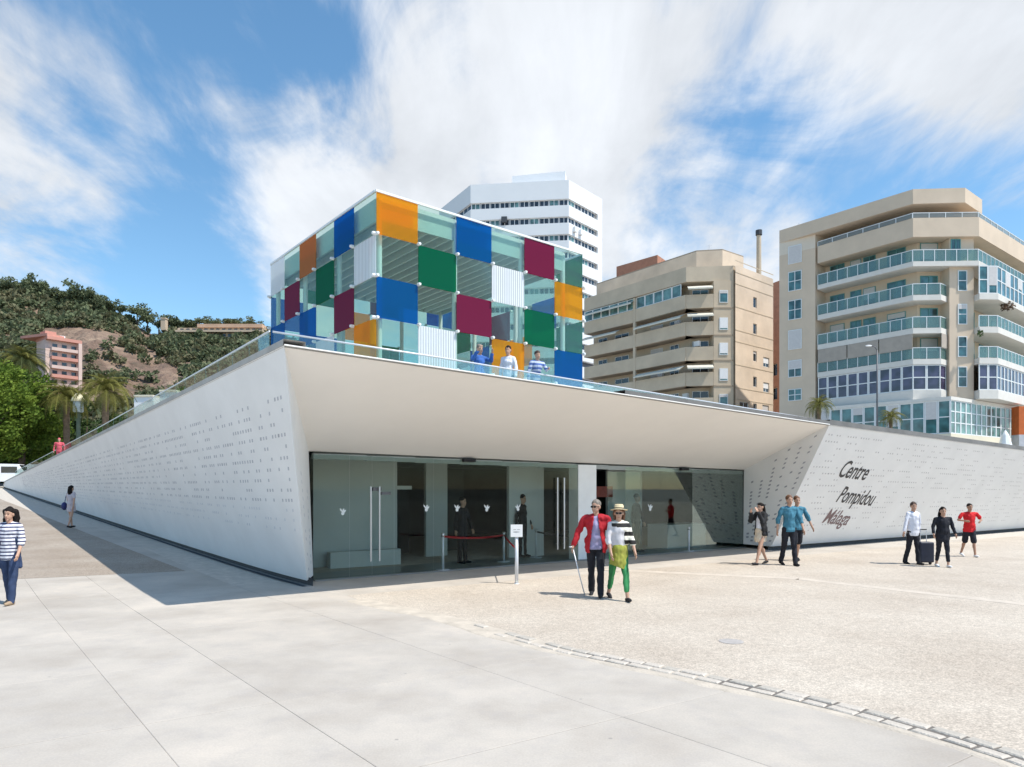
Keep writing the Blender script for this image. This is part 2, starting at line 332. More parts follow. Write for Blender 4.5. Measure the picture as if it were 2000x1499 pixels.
# right-hand pebble field (slightly uneven, 6 mm above the slabs)
def poly_sheet(name, pts, m, dz, **k):
    bm = bmesh.new(); vs2 = [bm.verts.new((p[0], p[1], 0)) for p in pts]; f = bm.faces.new(vs2)
    bmesh.ops.triangulate(bm, faces=[f]); bmesh.ops.subdivide_edges(bm, edges=[e for e in bm.edges if e.calc_length() > 6], cuts=6, use_grid_fill=True)
    bmesh.ops.triangulate(bm, faces=bm.faces[:])
    for v in bm.verts: v.co.z = tz(v.co.x, v.co.y)+dz
    bmesh.ops.recalc_face_normals(bm, faces=bm.faces[:])
    me = bpy.data.meshes.new(name); bm.to_mesh(me); bm.free(); me.materials.append(m)
    if me.polygons and me.polygons[0].normal.z < 0: me.flip_normals()
    o = bpy.data.objects.new(name, me); COL.objects.link(o); return tag(o, **k)
s0 = (Vector(BORDER[0])-q0).dot(DF)
far = [q0+DF*(s0), q0+DF*60, q0+DF*60+Vector((30, -30))]
pts = [far[0], far[1], Vector((78, 20)), Vector((60, -20)), Vector((12, -20)), Vector((5, 1.0))]+[Vector(p) for p in reversed(BORDER)]
poly_sheet('gravel_field', pts, MPEB, .004, kind='structure')
# left-hand pebble patch beside the long wall
a = gp(363, 1116); b_ = gp(166, 1040); dirp = (b_-a).xy.normalized()
l0 = gp(-60, 1136)
pts = [a.xy, a.xy+dirp*70, a.xy+dirp*70+Vector((-30, -14)), Vector((-40, 14)), l0.xy]
poly_sheet('gravel_patch', [pts[0], pts[1], pts[2], pts[3], pts[4]], MPEB2, .004, kind='structure')
# pale concrete band crossing the pebble field
MBAND = mat('pale_band', (.55, .48, .40), .85, .14, 3)
b = MB(); P = [gp(1150, 1112), gp(1560, 1131), gp(2080, 1190)]
for i in range(2):
    d = (P[i+1]-P[i]).normalized(); n = Vector((-d.y, d.x, 0))*.16; z = Vector((0, 0, .0065))
    b.quad(P[i]-n+z, P[i+1]-n+z, P[i+1]+n+z, P[i]+n+z)
b.build('concrete_band', MBAND, kind='structure')
mh = gp(1428, 1254); b = MB(); b.lathe([(0, .012), (.14, .012), (.16, .008)], (mh.x, mh.y), 20); mo = b.build('drain_cover', mat('cover_grey', (.40, .37, .345), .8, .15, 20)); tag(mo, 'small round grey cover set in the beige pebble ground', 'drain cover')
# border of granite setts, with bare mortar where it fades out
MSETT = mat('sett_granite', (.47, .425, .365), .85, .14, 9, bump=.6, bscale=60)
MSETT2 = mat('sett_granite_pale', (.55, .49, .42), .85, .12, 9, bump=.6, bscale=60)
MMORT = mat('mortar', (.52, .455, .375), .95, .16, 4, bump=.5, bscale=40)
bord = MB(); BP = []
for i in range(len(BORDER)-1):
    a0, a1 = Vector(BORDER[i]), Vector(BORDER[i+1]); n = max(1, int((a1-a0).length/.25))
    for k in range(n): BP.append(a0+(a1-a0)*k/n)
for _ in range(3): BP = [BP[0]]+[(BP[i-1]+BP[i]*2+BP[i+1])/4 for i in range(1, len(BP)-1)]+[BP[-1]]
def off(i, d):
    t = (BP[min(i+1, len(BP)-1)]-BP[max(i-1, 0)]).normalized(); return BP[i]+Vector((t.y, -t.x))*d
for i in range(len(BP)-1):
    w = .19+.03*math.sin(i*1.3)+.02*math.sin(i*.41)
    wq = lambda i: .21+.03*math.sin(i*.53)+.02*math.sin(i*1.41); r, s = off(i+1, wq(i+1)), off(i, wq(i))
    wl_ = -.17
    p, q = off(i, -.17), off(i+1, -.17)
    bord.quad((p.x, p.y, .0085), (s.x, s.y, .0085), (r.x, r.y, .0085), (q.x, q.y, .0085)); s2, r2_ = off(i, wq(i)+.03), off(i+1, wq(i+1)+.03); bord.quad((s.x, s.y, .0085), (s2.x, s2.y, .0), (r2_.x, r2_.y, .0), (r.x, r.y, .0085)); s2, r2_ = off(i, -.19), off(i+1, -.19); bord.quad((s2.x, s2.y, .003), (p.x, p.y, .0085), (q.x, q.y, .0085), (r2_.x, r2_.y, .003))
border = bord.build('border_strip', MMORT, kind='structure')
if border.data.polygons[0].normal.z < 0: border.data.flip_normals()
rnd = random.Random(5)
L = [0]
for i in range(1, len(BP)): L.append(L[-1]+(BP[i]-BP[i-1]).length)
def along(s):
    for i in range(1, len(L)):
        if L[i] >= s: f = (s-L[i-1])/(L[i]-L[i-1]); return BP[i-1].lerp(BP[i], f), (BP[i]-BP[i-1]).normalized()
    return BP[-1], (BP[-1]-BP[-2]).normalized()
for row, (offs, wid) in enumerate(((-.085, .13), (.065, .12))):
    s = 3.2+row*.13
    while s < L[-1]-.4:
        ln = rnd.uniform(.2, .31); c, t = along(s+ln/2); n = Vector((t.y, -t.x)); c = c+n*(offs+rnd.uniform(-.006, .006))
        if not (s < 4.6 and rnd.random() < .5):
            h = .020+rnd.uniform(-.004, .006)
            ang = math.atan2(t.y, t.x)+rnd.uniform(-.04, .04); hx = ln/2-rnd.uniform(.006, .016); hy = wid/2-rnd.uniform(.003, .012)
            b = MB(); cs = [(-hx, -hy), (hx, -hy), (hx, hy), (-hx, hy)]; cs = [(x+rnd.uniform(-.008, .008), y+rnd.uniform(-.006, .006)) for x, y in cs]
            b.v = [(x, y, -.02) for x, y in cs]+[(x, y, h-.01) for x, y in cs]+[(x*.86, y*.8, h) for x, y in cs]
            b.f = [(0,1,5,4),(1,2,6,5),(2,3,7,6),(3,0,4,7),(4,5,9,8),(5,6,10,9),(6,7,11,10),(7,4,8,11),(8,9,10,11)]
            o = b.build('sett', rnd.choice([MSETT, MSETT, MSETT2]) if row == 0 else MSETT2, border); o.location = (c.x, c.y, 0); o.rotation_euler = (0, 0, ang)
        s += ln
# dark open joints between setts: thin strip of darker mortar below the stones
MGAP = mat('open_joint', (.17, .15, .13), .95, .2, 20)
jb = MB()
for i in range(len(BP)-1):
    if L[i] > 5.2:
        for (d0, d1) in ((-.15, .12),):
            if L[i] > 7 or int(L[i]*1.3) % 2:
                p, q, r, s = off(i, d0), off(i+1, d0), off(i+1, d1), off(i, d1); jb.quad((p.x, p.y, .0105), (s.x, s.y, .0105), (r.x, r.y, .0105), (q.x, q.y, .0105))
jo = jb.build('open_joint', MGAP, border, kind='stuff')
if jo.data.polygons[0].normal.z < 0: jo.data.flip_normals()

# ---------------------------------------------------------------- the pavilion
mus = thing('museum_pavilion', 'low white museum pavilion with tilted canopy over a glass entrance', 'museum', (A.x, A.y, 0))
def mpart(b, name, m, smooth=False, parent=None, **k):
    """b is in world coordinates; the thing's base is at A"""
    b.v = [(x-A.x, y-A.y, z) for x, y, z in b.v]
    return b.build(name, m, parent or mus, smooth, **k)
def bil(p00, p10, p01, p11, u, v): return (p00*(1-u)+p10*u)*(1-v)+(p01*(1-u)+p11*u)*v
def patch(b, p00, p10, p01, p11, nu, nv):
    n = len(b.v)
    for j in range(nv+1):
        for i in range(nu+1): b.v.append(tuple(bil(p00, p10, p01, p11, i/nu, j/nv)))
    for j in range(nv):
        for i in range(nu): k = n+j*(nu+1)+i; b.f.append((k, k+1, k+nu+2, k+nu+1))
    return b
up = Vector((0, 0, .12))
# left wall: bottom A->C, top T->Ct (leans outward at the corner)
def lw(u, v): # v=0 bottom
    pb = A.lerp(Cb.xy, u); base = Vector((pb.x, pb.y, tz(pb.x, pb.y)+.12)); return base*(1-v)+(T.lerp(Ct, u))*v
b = MB(); NU, NV = 60, 8; n = len(b.v)
for j in range(NV+1):
    for i in range(NU+1): b.v.append(tuple(lw((i/NU)**1.4, j/NV)))
for j in range(NV):
    for i in range(NU): k = j*(NU+1)+i; b.f.append((k, k+NU+1, k+NU+2, k+1))
mpart(b, 'long_wall', MW, True)
def rw(u, v):
    a = D3.lerp(Be, u)+up; return a*(1-v)+(R_.lerp(Pe, u))*v
b = MB()
for j in range(NV+1):
    for i in range(NU+1): b.v.append(tuple(rw(i/NU, j/NV)))
for j in range(NV):
    for i in range(NU): k = j*(NU+1)+i; b.f.append((k, k+1, k+NU+2, k+NU+1))
mpart(b, 'lettered_wall', MW, True)
b = MB(); patch(b, GLt, GRt, T, R_, 20, 6); mpart(b, 'canopy_soffit', MWS, True)
b = MB(); patch(b, A3+up, GL+up, T, GLt, 2, 10); mpart(b, 'entrance_reveal', MW)
b = MB(); patch(b, D3+up, GR+up, R_, GRt, 2, 10); mpart(b, 'entrance_reveal', MW)
# recessed dark plinths under both walls
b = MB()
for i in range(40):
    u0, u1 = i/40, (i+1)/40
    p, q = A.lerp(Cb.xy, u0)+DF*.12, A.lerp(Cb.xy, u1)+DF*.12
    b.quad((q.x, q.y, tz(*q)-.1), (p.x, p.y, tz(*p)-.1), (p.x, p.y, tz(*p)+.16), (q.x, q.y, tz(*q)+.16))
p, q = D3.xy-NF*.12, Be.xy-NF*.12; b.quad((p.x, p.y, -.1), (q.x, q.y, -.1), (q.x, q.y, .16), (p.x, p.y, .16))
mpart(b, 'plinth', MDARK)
b = MB() # slot channel along the foot of the walls
for i in range(40):
    u0, u1 = i/40, (i+1)/40; nl = Vector((-DL.y, DL.x))
    if nl.dot(DF) > 0: nl = -nl
    p, q = A.lerp(Cb.xy, u0), A.lerp(Cb.xy, u1); r, s = q+nl*.10, p+nl*.10
    b.quad(*[(w.x, w.y, tz(*w)+.009) for w in (p, q, r, s)])
p, q = D3.xy, Be.xy; r, s = q+NF*.12, p+NF*.12; b.quad(*[(w.x, w.y, .009) for w in (p, s, r, q)])
mpart(b, 'drain_channel', MDARK)
# roof deck and copings
MDECK = mat('roof_deck', (.40, .385, .36), .8, .12, .6)
b = MB(); c = Vector((2, 40, 3.62)); lim = [T, R_, P_, Pe, Vector((70, 75, 3.3)), Vector((30, 110, 3.2)), Vector((-30, 110, 3.0)), Ct, T.lerp(Ct, .6), T.lerp(Ct, .3)]
dn = Vector((0, 0, -.02))
for i in range(len(lim)): b.quad(c, lim[i]+dn, lim[(i+1) % len(lim)]+dn)
mpart(b, 'roof_deck', MDECK)
def edge_strip(p, q, h, inn, m, name, lift=0, outw=.012):
    b = MB(); d = (q-p).normalized(); n = Vector((d.y, -d.x, 0)).normalized()
    c = Vector((2, 40, 3.6))
    if n.dot(c-p) > 0: n = -n
    for (a0, a1) in [(i/20, (i+1)/20) for i in range(20)]:
        x, y = p.lerp(q, a0), p.lerp(q, a1); z0 = Vector((0, 0, lift)); z1 = Vector((0, 0, lift+h))
        xo, yo, xi, yi = x+n*outw, y+n*outw, x-n*inn, y-n*inn
        b.quad(xo+z0, yo+z0, yo+z1, xo+z1); b.quad(xo+z1, yo+z1, yi+z1, xi+z1); b.quad(xi+z0, xi+z1, yi+z1, yi+z0); b.quad(xo+z0, xi+z0, yi+z0, yo+z0)
    return mpart(b, name, m)
edge_strip(T, Ct, .10, .35, MCOPE, 'coping')
edge_strip(T, R_, .02, .3, MWS, 'coping')
edge_strip(R_, Pe, .15, .3, MCOPED, 'coping'); edge_strip(T.lerp(R_, .47), R_, .09, .34, MCOPED, 'coping', lift=.021)
# closed back of the long wall top so no light leaks in: inner upstand
b = MB(); back0, back1 = GLt+Vector((0, 0, 0)), GRt
for (x0, x1) in ((0, 1),):
    n_ = -NF; p = GL.xy; q = GR.xy
    depth = 9.0
    c0 = (p.x, p.y); c1 = (q.x, q.y); c2 = tuple(q+n_*depth+DF*12); c3 = tuple(p+n_*depth)
    zt = 2.83
    b.quad((*c0, .012), (*c1, .012), (*c2, .012), (*c3, .012))
mpart(b, 'interior_floor', MFLOOR)
b = MB(); b.quad((*c0, GLt.z-.01), (*c3, 2.8), (*c2, 2.8), (*c1, GRt.z-.01)); mpart(b, 'ceiling', mat('interior_ceiling', (.40, .40, .38), .8, .05, 1))
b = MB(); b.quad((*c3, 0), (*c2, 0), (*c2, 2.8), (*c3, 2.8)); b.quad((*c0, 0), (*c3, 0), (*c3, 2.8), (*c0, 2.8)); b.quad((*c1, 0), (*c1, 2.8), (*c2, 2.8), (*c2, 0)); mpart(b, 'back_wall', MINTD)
Gd = (GR.xy-GL.xy).normalized(); Gn = Vector((Gd.y, -Gd.x)); GLEN = (GR.xy-GL.xy).length
def gs(px):  # distance along the glass line of what is seen at this column
    k = (px-1000)/F; return (k*GL.y-GL.x)/(Gd.x-k*Gd.y)
def zt_at(s): return GLt.z+(GRt.z-GLt.z)*s/GLEN
def gbox(b, s0, s1, d0, d1, z0, z1): return b.obox(GL.xy, GR.xy, d0, d1, z0, z1, s0, s1)
# interior partitions seen through the glass (distance behind the glass is negative)
for (x0, x1, dep, z1, m) in ((600, 852, -2.2, 2.78, MINT), (940, 985, -3.0, 2.78, MINT), (1292, 1360, -2.4, 2.62, MINT), (1060, 1130, -1.6, 2.66, MINT)):
    b = MB(); gbox(b, gs(x0), gs(x1), dep-.12, dep, 0.012, z1); mpart(b, 'partition', m)
b = MB(); gbox(b, gs(1129), gs(1164), -.40, .015, .012, 2.67); mpart(b, 'column', MWHITE)
b = MB(); gbox(b, gs(850), gs(893), -2.6, -2.5, 1.98, 2.08); mpart(b, 'wall_shelf', MINT)
b = MB(); gbox(b, gs(1195), gs(1222), -1.5, -1.44, .1, 2.4); mpart(b, 'inner_door', MSTEEL)
b = MB(); gbox(b, gs(700), gs(846), -2.05, -1.8, .012, .42); gbox(b, gs(1240), gs(1288), -2.2, -1.3, .012, .85); gbox(b, gs(1350), gs(1425), -1.9, -1.0, .012, .8); mpart(b, 'reception_counter', MINT)
# a poster with a red wedge on the far wall
b = MB(); s0_ = gs(1250); b.obox(GL.xy, GR.xy, -2.39, -2.36, 1.72, 2.08, s0_+.3, s0_+1.1); mpart(b, 'poster', mat('poster_red', (.45, .12, .10), .6, .2, 6))
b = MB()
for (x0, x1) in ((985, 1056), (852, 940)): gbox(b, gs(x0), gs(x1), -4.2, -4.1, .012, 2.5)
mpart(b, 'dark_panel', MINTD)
# entrance glazing: each sheet of glass a part of its own
joints = [606, 683, 727, 770, 847, 905, 985, 1056, 1092, 1131]
joints2 = [1222, 1290, 1352, 1410, 1452]
for J in (joints, joints2):
    for i in range(len(J)-1):
        a0, a1 = gs(J[i])+.006, gs(J[i+1])-.006; z1 = zt_at((a0+a1)/2)-.06
        b = MB(); gbox(b, a0, a1, -.012, 0, .03, z1); mpart(b, 'glass_sheet', GREFL if J[i] >= 1352 else GCLEAR)
# opened sliding leaf in the gap at 1164-1222
b = MB(); gbox(b, gs(1195), gs(1260), -.20, -.188, .03, 2.5); mpart(b, 'sliding_door_leaf', GCLEAR)
b = MB()
for i in range(12):
    a0, a1 = GLEN*i/12, GLEN*(i+1)/12; gbox(b, a0, a1, -.10, -.02, zt_at((a0+a1)/2)-.16, zt_at((a0+a1)/2)-.04)
mpart(b, 'door_head_rail', mat('head_rail', (.33, .35, .34), .5, .1, 3))
b = MB(); gbox(b, 0, GLEN, -.16, .16, .008, .028); mpart(b, 'threshold', mat('threshold_steel', (.28, .28, .28), .45, .1, 3, metal=.5))
for px in (722, 739, 1086, 1099):
    h = MB(); s = gs(px); c = GL.xy+Gd*s+Gn*.07; h.tube([(c.x, c.y, .35), (c.x, c.y, 2.05 if px < 1000 else 2.3)], .022, 8)
    for z in (.5, 1.9): h.tube([(c.x, c.y, z), (c.x-Gn.x*.07, c.y-Gn.y*.07, z)], .012, 6)
    mpart(h, 'door_handle', MSTEEL)
for px in (735,): 
    b = MB(); gbox(b, gs(728), gs(744), -.05, .03, 1.95, 2.03); gbox(b, gs(744), gs(762), -.03, .03, 1.86, 1.93); mpart(b, 'door_lock', mat('lock_grey', (.12, .12, .13), .5, .1, 9))
for px in (1334, 914): # dark sensors over the doors
    b = MB(); gbox(b, gs(px)-.17, gs(px)+.17, .0, .10, zt_at(gs(px))-.10, zt_at(gs(px))-.02); mpart(b, 'door_sensor', MBLACK)
# dove decals
BIRD = [(-.5, .55), (-.28, .38), (-.1, .15), (0, .42), (.18, .5), (.16, .2), (.5, .28), (.34, .0), (.2, -.1), (.16, -.4), (-.12, -.5), (-.3, -.28), (-.2, -.02), (-.42, .2)]
for k, (px, py) in enumerate(((833, 993), (893, 993), (951, 993), (1011, 992), (1270, 992), (670, 1000))):
    s = gs(px); c = GL.xy+Gd*s; z = EYE+(HY-py)/F*c.y; sc = .115*c.y/7.0*.62; fl = -1 if px in (1011,) else 1
    b = MB(); ring = [(c.x+Gd.x*x*sc*fl+Gn.x*.006, c.y+Gd.y*x*sc*fl+Gn.y*.006, z+y*sc) for x, y in BIRD]
    ring2 = [(x-Gn.x*.003, y-Gn.y*.003, z_) for x, y, z_ in ring]; n = len(ring)
    b.v = ring+ring2; b.f = [tuple(range(n)) if fl > 0 else tuple(range(n))[::-1]]+[(i, n+i, n+(i+1) % n, (i+1) % n) for i in range(n)]
    mpart(b, 'bird_decal', mat('decal_white', (.75, .77, .77), .7, .05, 9) if k == 0 else bpy.data.materials['decal_white'])
# pierced dot pattern on the walls: tiny square plugs standing 2 mm proud, their grey imitating the shade inside holes
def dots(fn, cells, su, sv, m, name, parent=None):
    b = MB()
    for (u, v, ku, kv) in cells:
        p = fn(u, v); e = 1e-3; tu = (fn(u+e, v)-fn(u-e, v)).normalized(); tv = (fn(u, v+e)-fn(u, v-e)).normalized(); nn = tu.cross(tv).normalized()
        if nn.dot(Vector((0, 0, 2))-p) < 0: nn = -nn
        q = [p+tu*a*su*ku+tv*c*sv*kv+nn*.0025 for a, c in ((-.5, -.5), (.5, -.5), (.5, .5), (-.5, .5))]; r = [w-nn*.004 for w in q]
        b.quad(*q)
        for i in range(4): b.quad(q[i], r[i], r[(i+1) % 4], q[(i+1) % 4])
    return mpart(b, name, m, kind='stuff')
rd = random.Random(11); cells = []; cells2 = []
wl_len = (Ct-T).length
for row in range(13):
    v = .83-row*.0475; s = .35; run = 0
    while s < 52:
        u = s/wl_len
        if rd.random() < (.93 if row % 2 else .74):
            for k in range(rd.choice((1, 1, 2, 3))):
                if row < 10: cells.append(((s+k*.14)/wl_len, v, 1, 1))
                else: cells2.append(((s+k*.14)/wl_len, v, 1, 1))
        s += rd.choice((.3, .45, .45, .6))
dots(lw, cells, .058, .075, MDOT2, 'perforation_plug'); dots(lw, cells2, .06, .07, mat('hole_shade_pale', (.64, .65, .68), .7, .05, 8), 'perforation_plug')
cells = []; Lr = (Be-D3).length
for row in range(17):
    v = .93-row*.05; s = .25
    while s < 22:
        if rd.random() < .55: 
            for k in range(rd.choice((1, 2, 2, 3, 4))): cells.append(((s+k*.17)/Lr, v, 1, 1))
        s += rd.choice((.35, .52, .7, .87))
dots(rw, cells, .06, .05, mat('hole_shade_faint', (.54, .525, .53), .7, .08, 8), 'perforation_plug')
def rv2(u, v): return bil(D3+up, GR+up, R_, GRt, u, v)
cells = []
for i in range(6):
    for j in range(22):
        u = .12+i*.15; v = .05+j*.0432
        if rd.random() < .62 and v < .96: cells.append((u, v, 1, 1))
dots(rv2, cells, .10, .06, MDOT, 'perforation_plug')
def rv1(u, v): return bil(A3+up, GL+up, T, GLt, u, v)
cells = [(.35+.4*i, .06+.045*j, 1, 1) for i in range(2) for j in range(13) if rd.random() < .8]
dots(rv1, cells, .10, .07, mat('hole_shade_soft', (.58, .60, .63), .7, .05, 8), 'perforation_plug')
# lettering on the right wall
def proj(p): return (1000+p.x/p.y*F, HY-(p.z-EYE)/p.y*F)
def inv(fn, px, py, u=.2, v=.5):
    for _ in range(12):
        e = 1e-4; x, y = proj(fn(u, v)); xu, yu = proj(fn(u+e, v)); xv, yv = proj(fn(u, v+e))
        a, c, b2, d = (xu-x)/e, (yu-y)/e, (xv-x)/e, (yv-y)/e; det = a*d-b2*c; dx, dy = px-x, py-y
        u += (dx*d-dy*b2)/det; v += (a*dy-c*dx)/det
    return u, v
MLET = mat('letter_dark', (.06, .055, .055), .7, .2, 20); MLET2 = mat('letter_plum', (.22, .15, .15), .7, .2, 20)
def wall_text(txt, o, ex, ey, m, body=1.0):
    """letters cut along the wall: o = lower left corner, ex = end of the word, ey = top of the first capital"""
    cu = bpy.data.curves.new('lettering', 'FONT'); cu.body = txt; cu.fill_mode = 'FRONT'; cu.resolution_u = 3; cu.offset = .012; cu.space_character = .96
    ob = bpy.data.objects.new('lettering_source', cu); COL.objects.link(ob)
    dg = bpy.context.evaluated_depsgraph_get(); me = bpy.data.meshes.new_from_object(ob.evaluated_get(dg)); bpy.data.objects.remove(ob)
    xs = [v.co.x for v in me.vertices]; w = max(xs); x0 = min(xs)
    P0 = Vector(fn_uv(*o)); PX = Vector(fn_uv(*ex)); PY = Vector(fn_uv(*ey))
    groups = None
    bm = bmesh.new(); bm.from_mesh(me)
    # split into single letters
    seen = set(); letters = []
    for f in bm.faces:
        if f in seen: continue
        st = [f]; comp = []; seen.add(f)
        while st:
            g_ = st.pop(); comp.append(g_)
            for e_ in g_.edges:
                for h in e_.link_faces:
                    if h not in seen: seen.add(h); st.append(h)
        letters.append(comp)
    for comp in letters:
        vi = {}; b = MB()
        for f in comp:
            for v in f.verts:
                if v not in vi:
                    vi[v] = len(b.v); a = (v.co.x-x0)/(w-x0); c = v.co.y/.7
                    uv = P0+(PX-P0)*a+(PY-P0)*c; p = rw(uv.x, uv.y); e = 1e-3
                    nn = (rw(uv.x+e, uv.y)-p).cross(rw(uv.x, uv.y+e)-p).normalized()
                    if nn.dot(Vector((0, 0, 2))-p) < 0: nn = -nn
                    b.v.append(tuple(p+nn*.006))
            b.f.append(tuple(vi[v] for v in f.verts))
        mpart(b, 'letter', m)
    bm.free(); bpy.data.meshes.remove(me)
def fn_uv(px, py): return inv(rw, px, py)
wall_text('Centre', (1634, 931), (1688, 938), (1655, 899), MLET)
wall_text('Pompidou', (1632, 980), (1700, 988), (1652, 950), MLET)
wall_text('Málaga', (1605, 1021), (1652, 1026), (1624, 994), MLET2)
# ---------------------------------------------------------------- roof railing: sheets of glass and a handrail
def railing(name, label, pts, foot, step, group=None):
    r = thing(name, label, 'railing', tuple(pts[0]-Vector((0, 0, 1)))); o = r.location.copy()
    hb = MB(); hb.tube([p-o for p in pts], .02, 8); hb.build('handrail', MPOST, r, True)
    for k in range(len(pts)-1):
        p, q = pts[k], pts[k+1]; n = max(1, int(round((q-p).length/step[k])))
        for i in range(n):
            a0 = p.lerp(q, (i+.01)/n)-o; a1 = p.lerp(q, (i+.99)/n)-o; d = (a1-a0).normalized(); w = Vector((-d.y, d.x, 0))*.008
            b = MB(); lo = Vector((0, 0, -foot)); hi = Vector((0, 0, -.02))
            c = [a0+lo-w, a1+lo-w, a1+lo+w, a0+lo+w, a0+hi-w, a1+hi-w, a1+hi+w, a0+hi+w]; b.v = [tuple(x) for x in c]
            b.f = [(0,3,2,1),(4,5,6,7),(0,1,5,4),(1,2,6,5),(2,3,7,6),(3,0,4,7)]
            b.build('glass_panel', GRAIL, r)
            s = MB(); s.box(a0.x-.02, a0.y-.02, a0.z-foot-.1, a0.x+.02, a0.y+.02, a0.z-foot+.16); s.build('clamp', MPOST, r)
    return r
RC = ray(526, 648, 13.0)
railing('roof_railing', 'long glass railing descending along the roof edge above the left wall', [RC, ray(345, 751, 21.5), ray(190, 837, 36), ray(30, 921, 66)], 1.12, [1.5, 1.8, 2.6])
railing('roof_railing', 'glass railing along the front roof edge below the coloured cube', [RC+Vector((.06, .02, 0)), ray(860, 699, 15.4), ray(1137, 745, 18.8), ray(1620, 824, 26), ray(2060, 882, 35), ray(2400, 924, 47)], 1.0, [1.3, 1.3, 1.5, 1.8, 2.5])

# ---------------------------------------------------------------- the glass cube
YC = 26.0; CO = Vector((-.199*YC, YC, 0)); CL = Vector((-.634, .773, 0)).normalized(); CR = Vector((.773, .634, 0)).normalized()
LC = 11.1; CW = LC/6; RH = .0615*YC; ZT = EYE+(HY-375)/F*YC; ZB = ZT-6*RH
cube = thing('glass_cube', 'cube of coloured glass squares standing on the roof', 'glass cube', (CO.x, CO.y, ZB))
def cpart(b, name, m, parent=None, **k):
    b.v = [(x-CO.x, y-CO.y, z-ZB) for x, y, z in b.v]; return b.build(name, m, parent or cube, **k)
def panel_glass(name, c, body=.33, tr=.45, stripes=False, refl=.012):
    return glass_mat(name, c, refl, body, tuple(min(1, x*1.05) for x in c), rough=.12, stripes=stripes, transl=tr, fres=.10)
PG = {'o': panel_glass('glass_orange', (.96, .54, .01)), 'b': panel_glass('glass_blue', (.0, .26, .62)), 'r': panel_glass('glass_crimson', (.30, .015, .075), .72),
      'g': panel_glass('glass_green', (.0, .34, .16)), 'w': panel_glass('glass_striped_white', (.84, .86, .88), .88, .4, True), 'n': panel_glass('glass_amber_brown', (.62, .25, .06), .7),
      'c': glass_mat('glass_clear', (.80, .90, .86), .0, .025, (.72, .80, .76), rough=.04, fres=.13)}
RF = ['ocbcrc', 'cgcwco', 'bcrcgc', 'cwcocb', 'gcbcrc', 'cocgcw']
LF = ['cbcncw', 'wcgcrc', 'crcbcb', 'ocwcoc', 'cbcgcw', 'wcrcbc']
BR = ['cgcrcb', 'bcoccc', 'cbcgco', 'rcocbc', 'cgcbco', 'bcrcgc']   # face opposite the right one
BL = ['gccccc', 'cbcrcg', 'gcocbc', 'bcwcoc', 'crcbcg', 'gcocbc']   # face opposite the left one
COLN = {'o': 'orange', 'b': 'blue', 'r': 'crimson', 'g': 'green', 'w': 'white striped', 'n': 'orange brown'}
meshes = {}
def panel_mesh(k):
    if k not in meshes:
        b = MB(); b.box(.012, -.012, .012, CW-.012, .012, RH-.012); meshes[k] = b.mesh('glass_square', PG[k])
    return meshes[k]
def face(org, d, rows):
    ang = math.atan2(d.y, d.x)
    for j, row in enumerate(rows):
        for i, k in enumerate(row):
            p = org+d*(CW*i); z = 6*RH-RH*(j+1)
            o = link('glass_square', panel_mesh(k), cube, (p.x-CO.x, p.y-CO.y, z), (0, 0, ang))
            if k in COLN: o['label'] = COLN[k]+' glass square'
face(CO, CR, RF); face(CO, CL, LF); face(CO+CL*LC, CR, BR); face(CO+CR*LC, CL, BL)
MFR = mat('cube_steel', (.80, .81, .80), .4, .05, 3)
MCEIL = mat('cube_ceiling', (.46, .48, .47), .7, .08, 1)
def cpt(a, c, z): p = CO+CR*a+CL*c; return (p.x, p.y, z)
def cbox(b, a0, a1, c0, c1, z0, z1): return b.prism([cpt(a, c, 0)[:2] for a, c in ((a0, c0), (a1, c0), (a1, c1), (a0, c1))], z0, z1)
ins = .28
b = MB() # columns just inside the skin
RI = LC-1.05
for a in (ins, LC/3+.1, 2*LC/3, RI):
    for c in (ins, LC/3+.1, 2*LC/3, LC-ins):
        if (a in (ins, RI)) or (c in (ins, LC-ins)):
            q = MB(); q.lathe([(.11, ZB), (.11, ZT-.1)], cpt(a, c, 0)[:2], 12); cpart(q, 'column', MFR)
for (a0, a1, c0, c1) in ((ins, RI, ins-.08, ins), (ins, RI, LC-ins, LC-ins+.08), (ins-.08, ins, ins, LC-ins), (RI, RI+.08, ins, LC-ins)):
    q = MB(); cbox(q, a0, a1, c0, c1, ZT-.95, ZT-.06); cpart(q, 'edge_beam', mat('beam_grey', (.55, .62, .60), .5, .05, 2) if 'beam_grey' not in bpy.data.materials else bpy.data.materials['beam_grey'])
q = MB(); cbox(q, ins, RI, ins, LC-ins, ZT-.62, ZT-.52); cpart(q, 'roof_panel', MCEIL)
for i in range(1, 18):
    q = MB(); a = ins+(RI-ins)*i/18; cbox(q, a-.05, a+.05, ins+.02, LC-ins-.02, ZT-.95, ZT-.63); cpart(q, 'roof_beam', MFR)
q = MB()
for (a0, a1, c0, c1) in ((-.03, LC+.03, -.05, .03), (-.03, LC+.03, LC-.03, LC+.05), (-.05, .03, .04, LC-.04), (LC-.03, LC+.05, .04, LC-.04)): cbox(q, a0, a1, c0, c1, ZT+.002, ZT+.085)
cpart(q, 'top_rail', MFR)
kn = MB(); kn.lathe([(0, .16), (.05, .16), (.07, .1), (.07, .0), (.04, -.02), (0, -.02)], (0, 0), 10); km = kn.mesh('glass_clamp', MFR)
for (o0, d, nn) in ((CO, CR, -CL), (CO, CL, -CR), (CO+CL*LC, CR, CL), (CO+CR*LC, CL, CR)):
    ang = math.atan2(nn.y, nn.x)
    for i in range(7):
        for j in range(1, 6):
            p = o0+d*(CW*i)+nn*.02-CO
            o = bpy.data.objects.new('glass_clamp', km); COL.objects.link(o); o.parent = cube; o.location = (p.x, p.y, RH*j); o.rotation_euler = (0, PI/2, ang)
    for i in range(7): # thin struts tying the skin to the columns
        pass
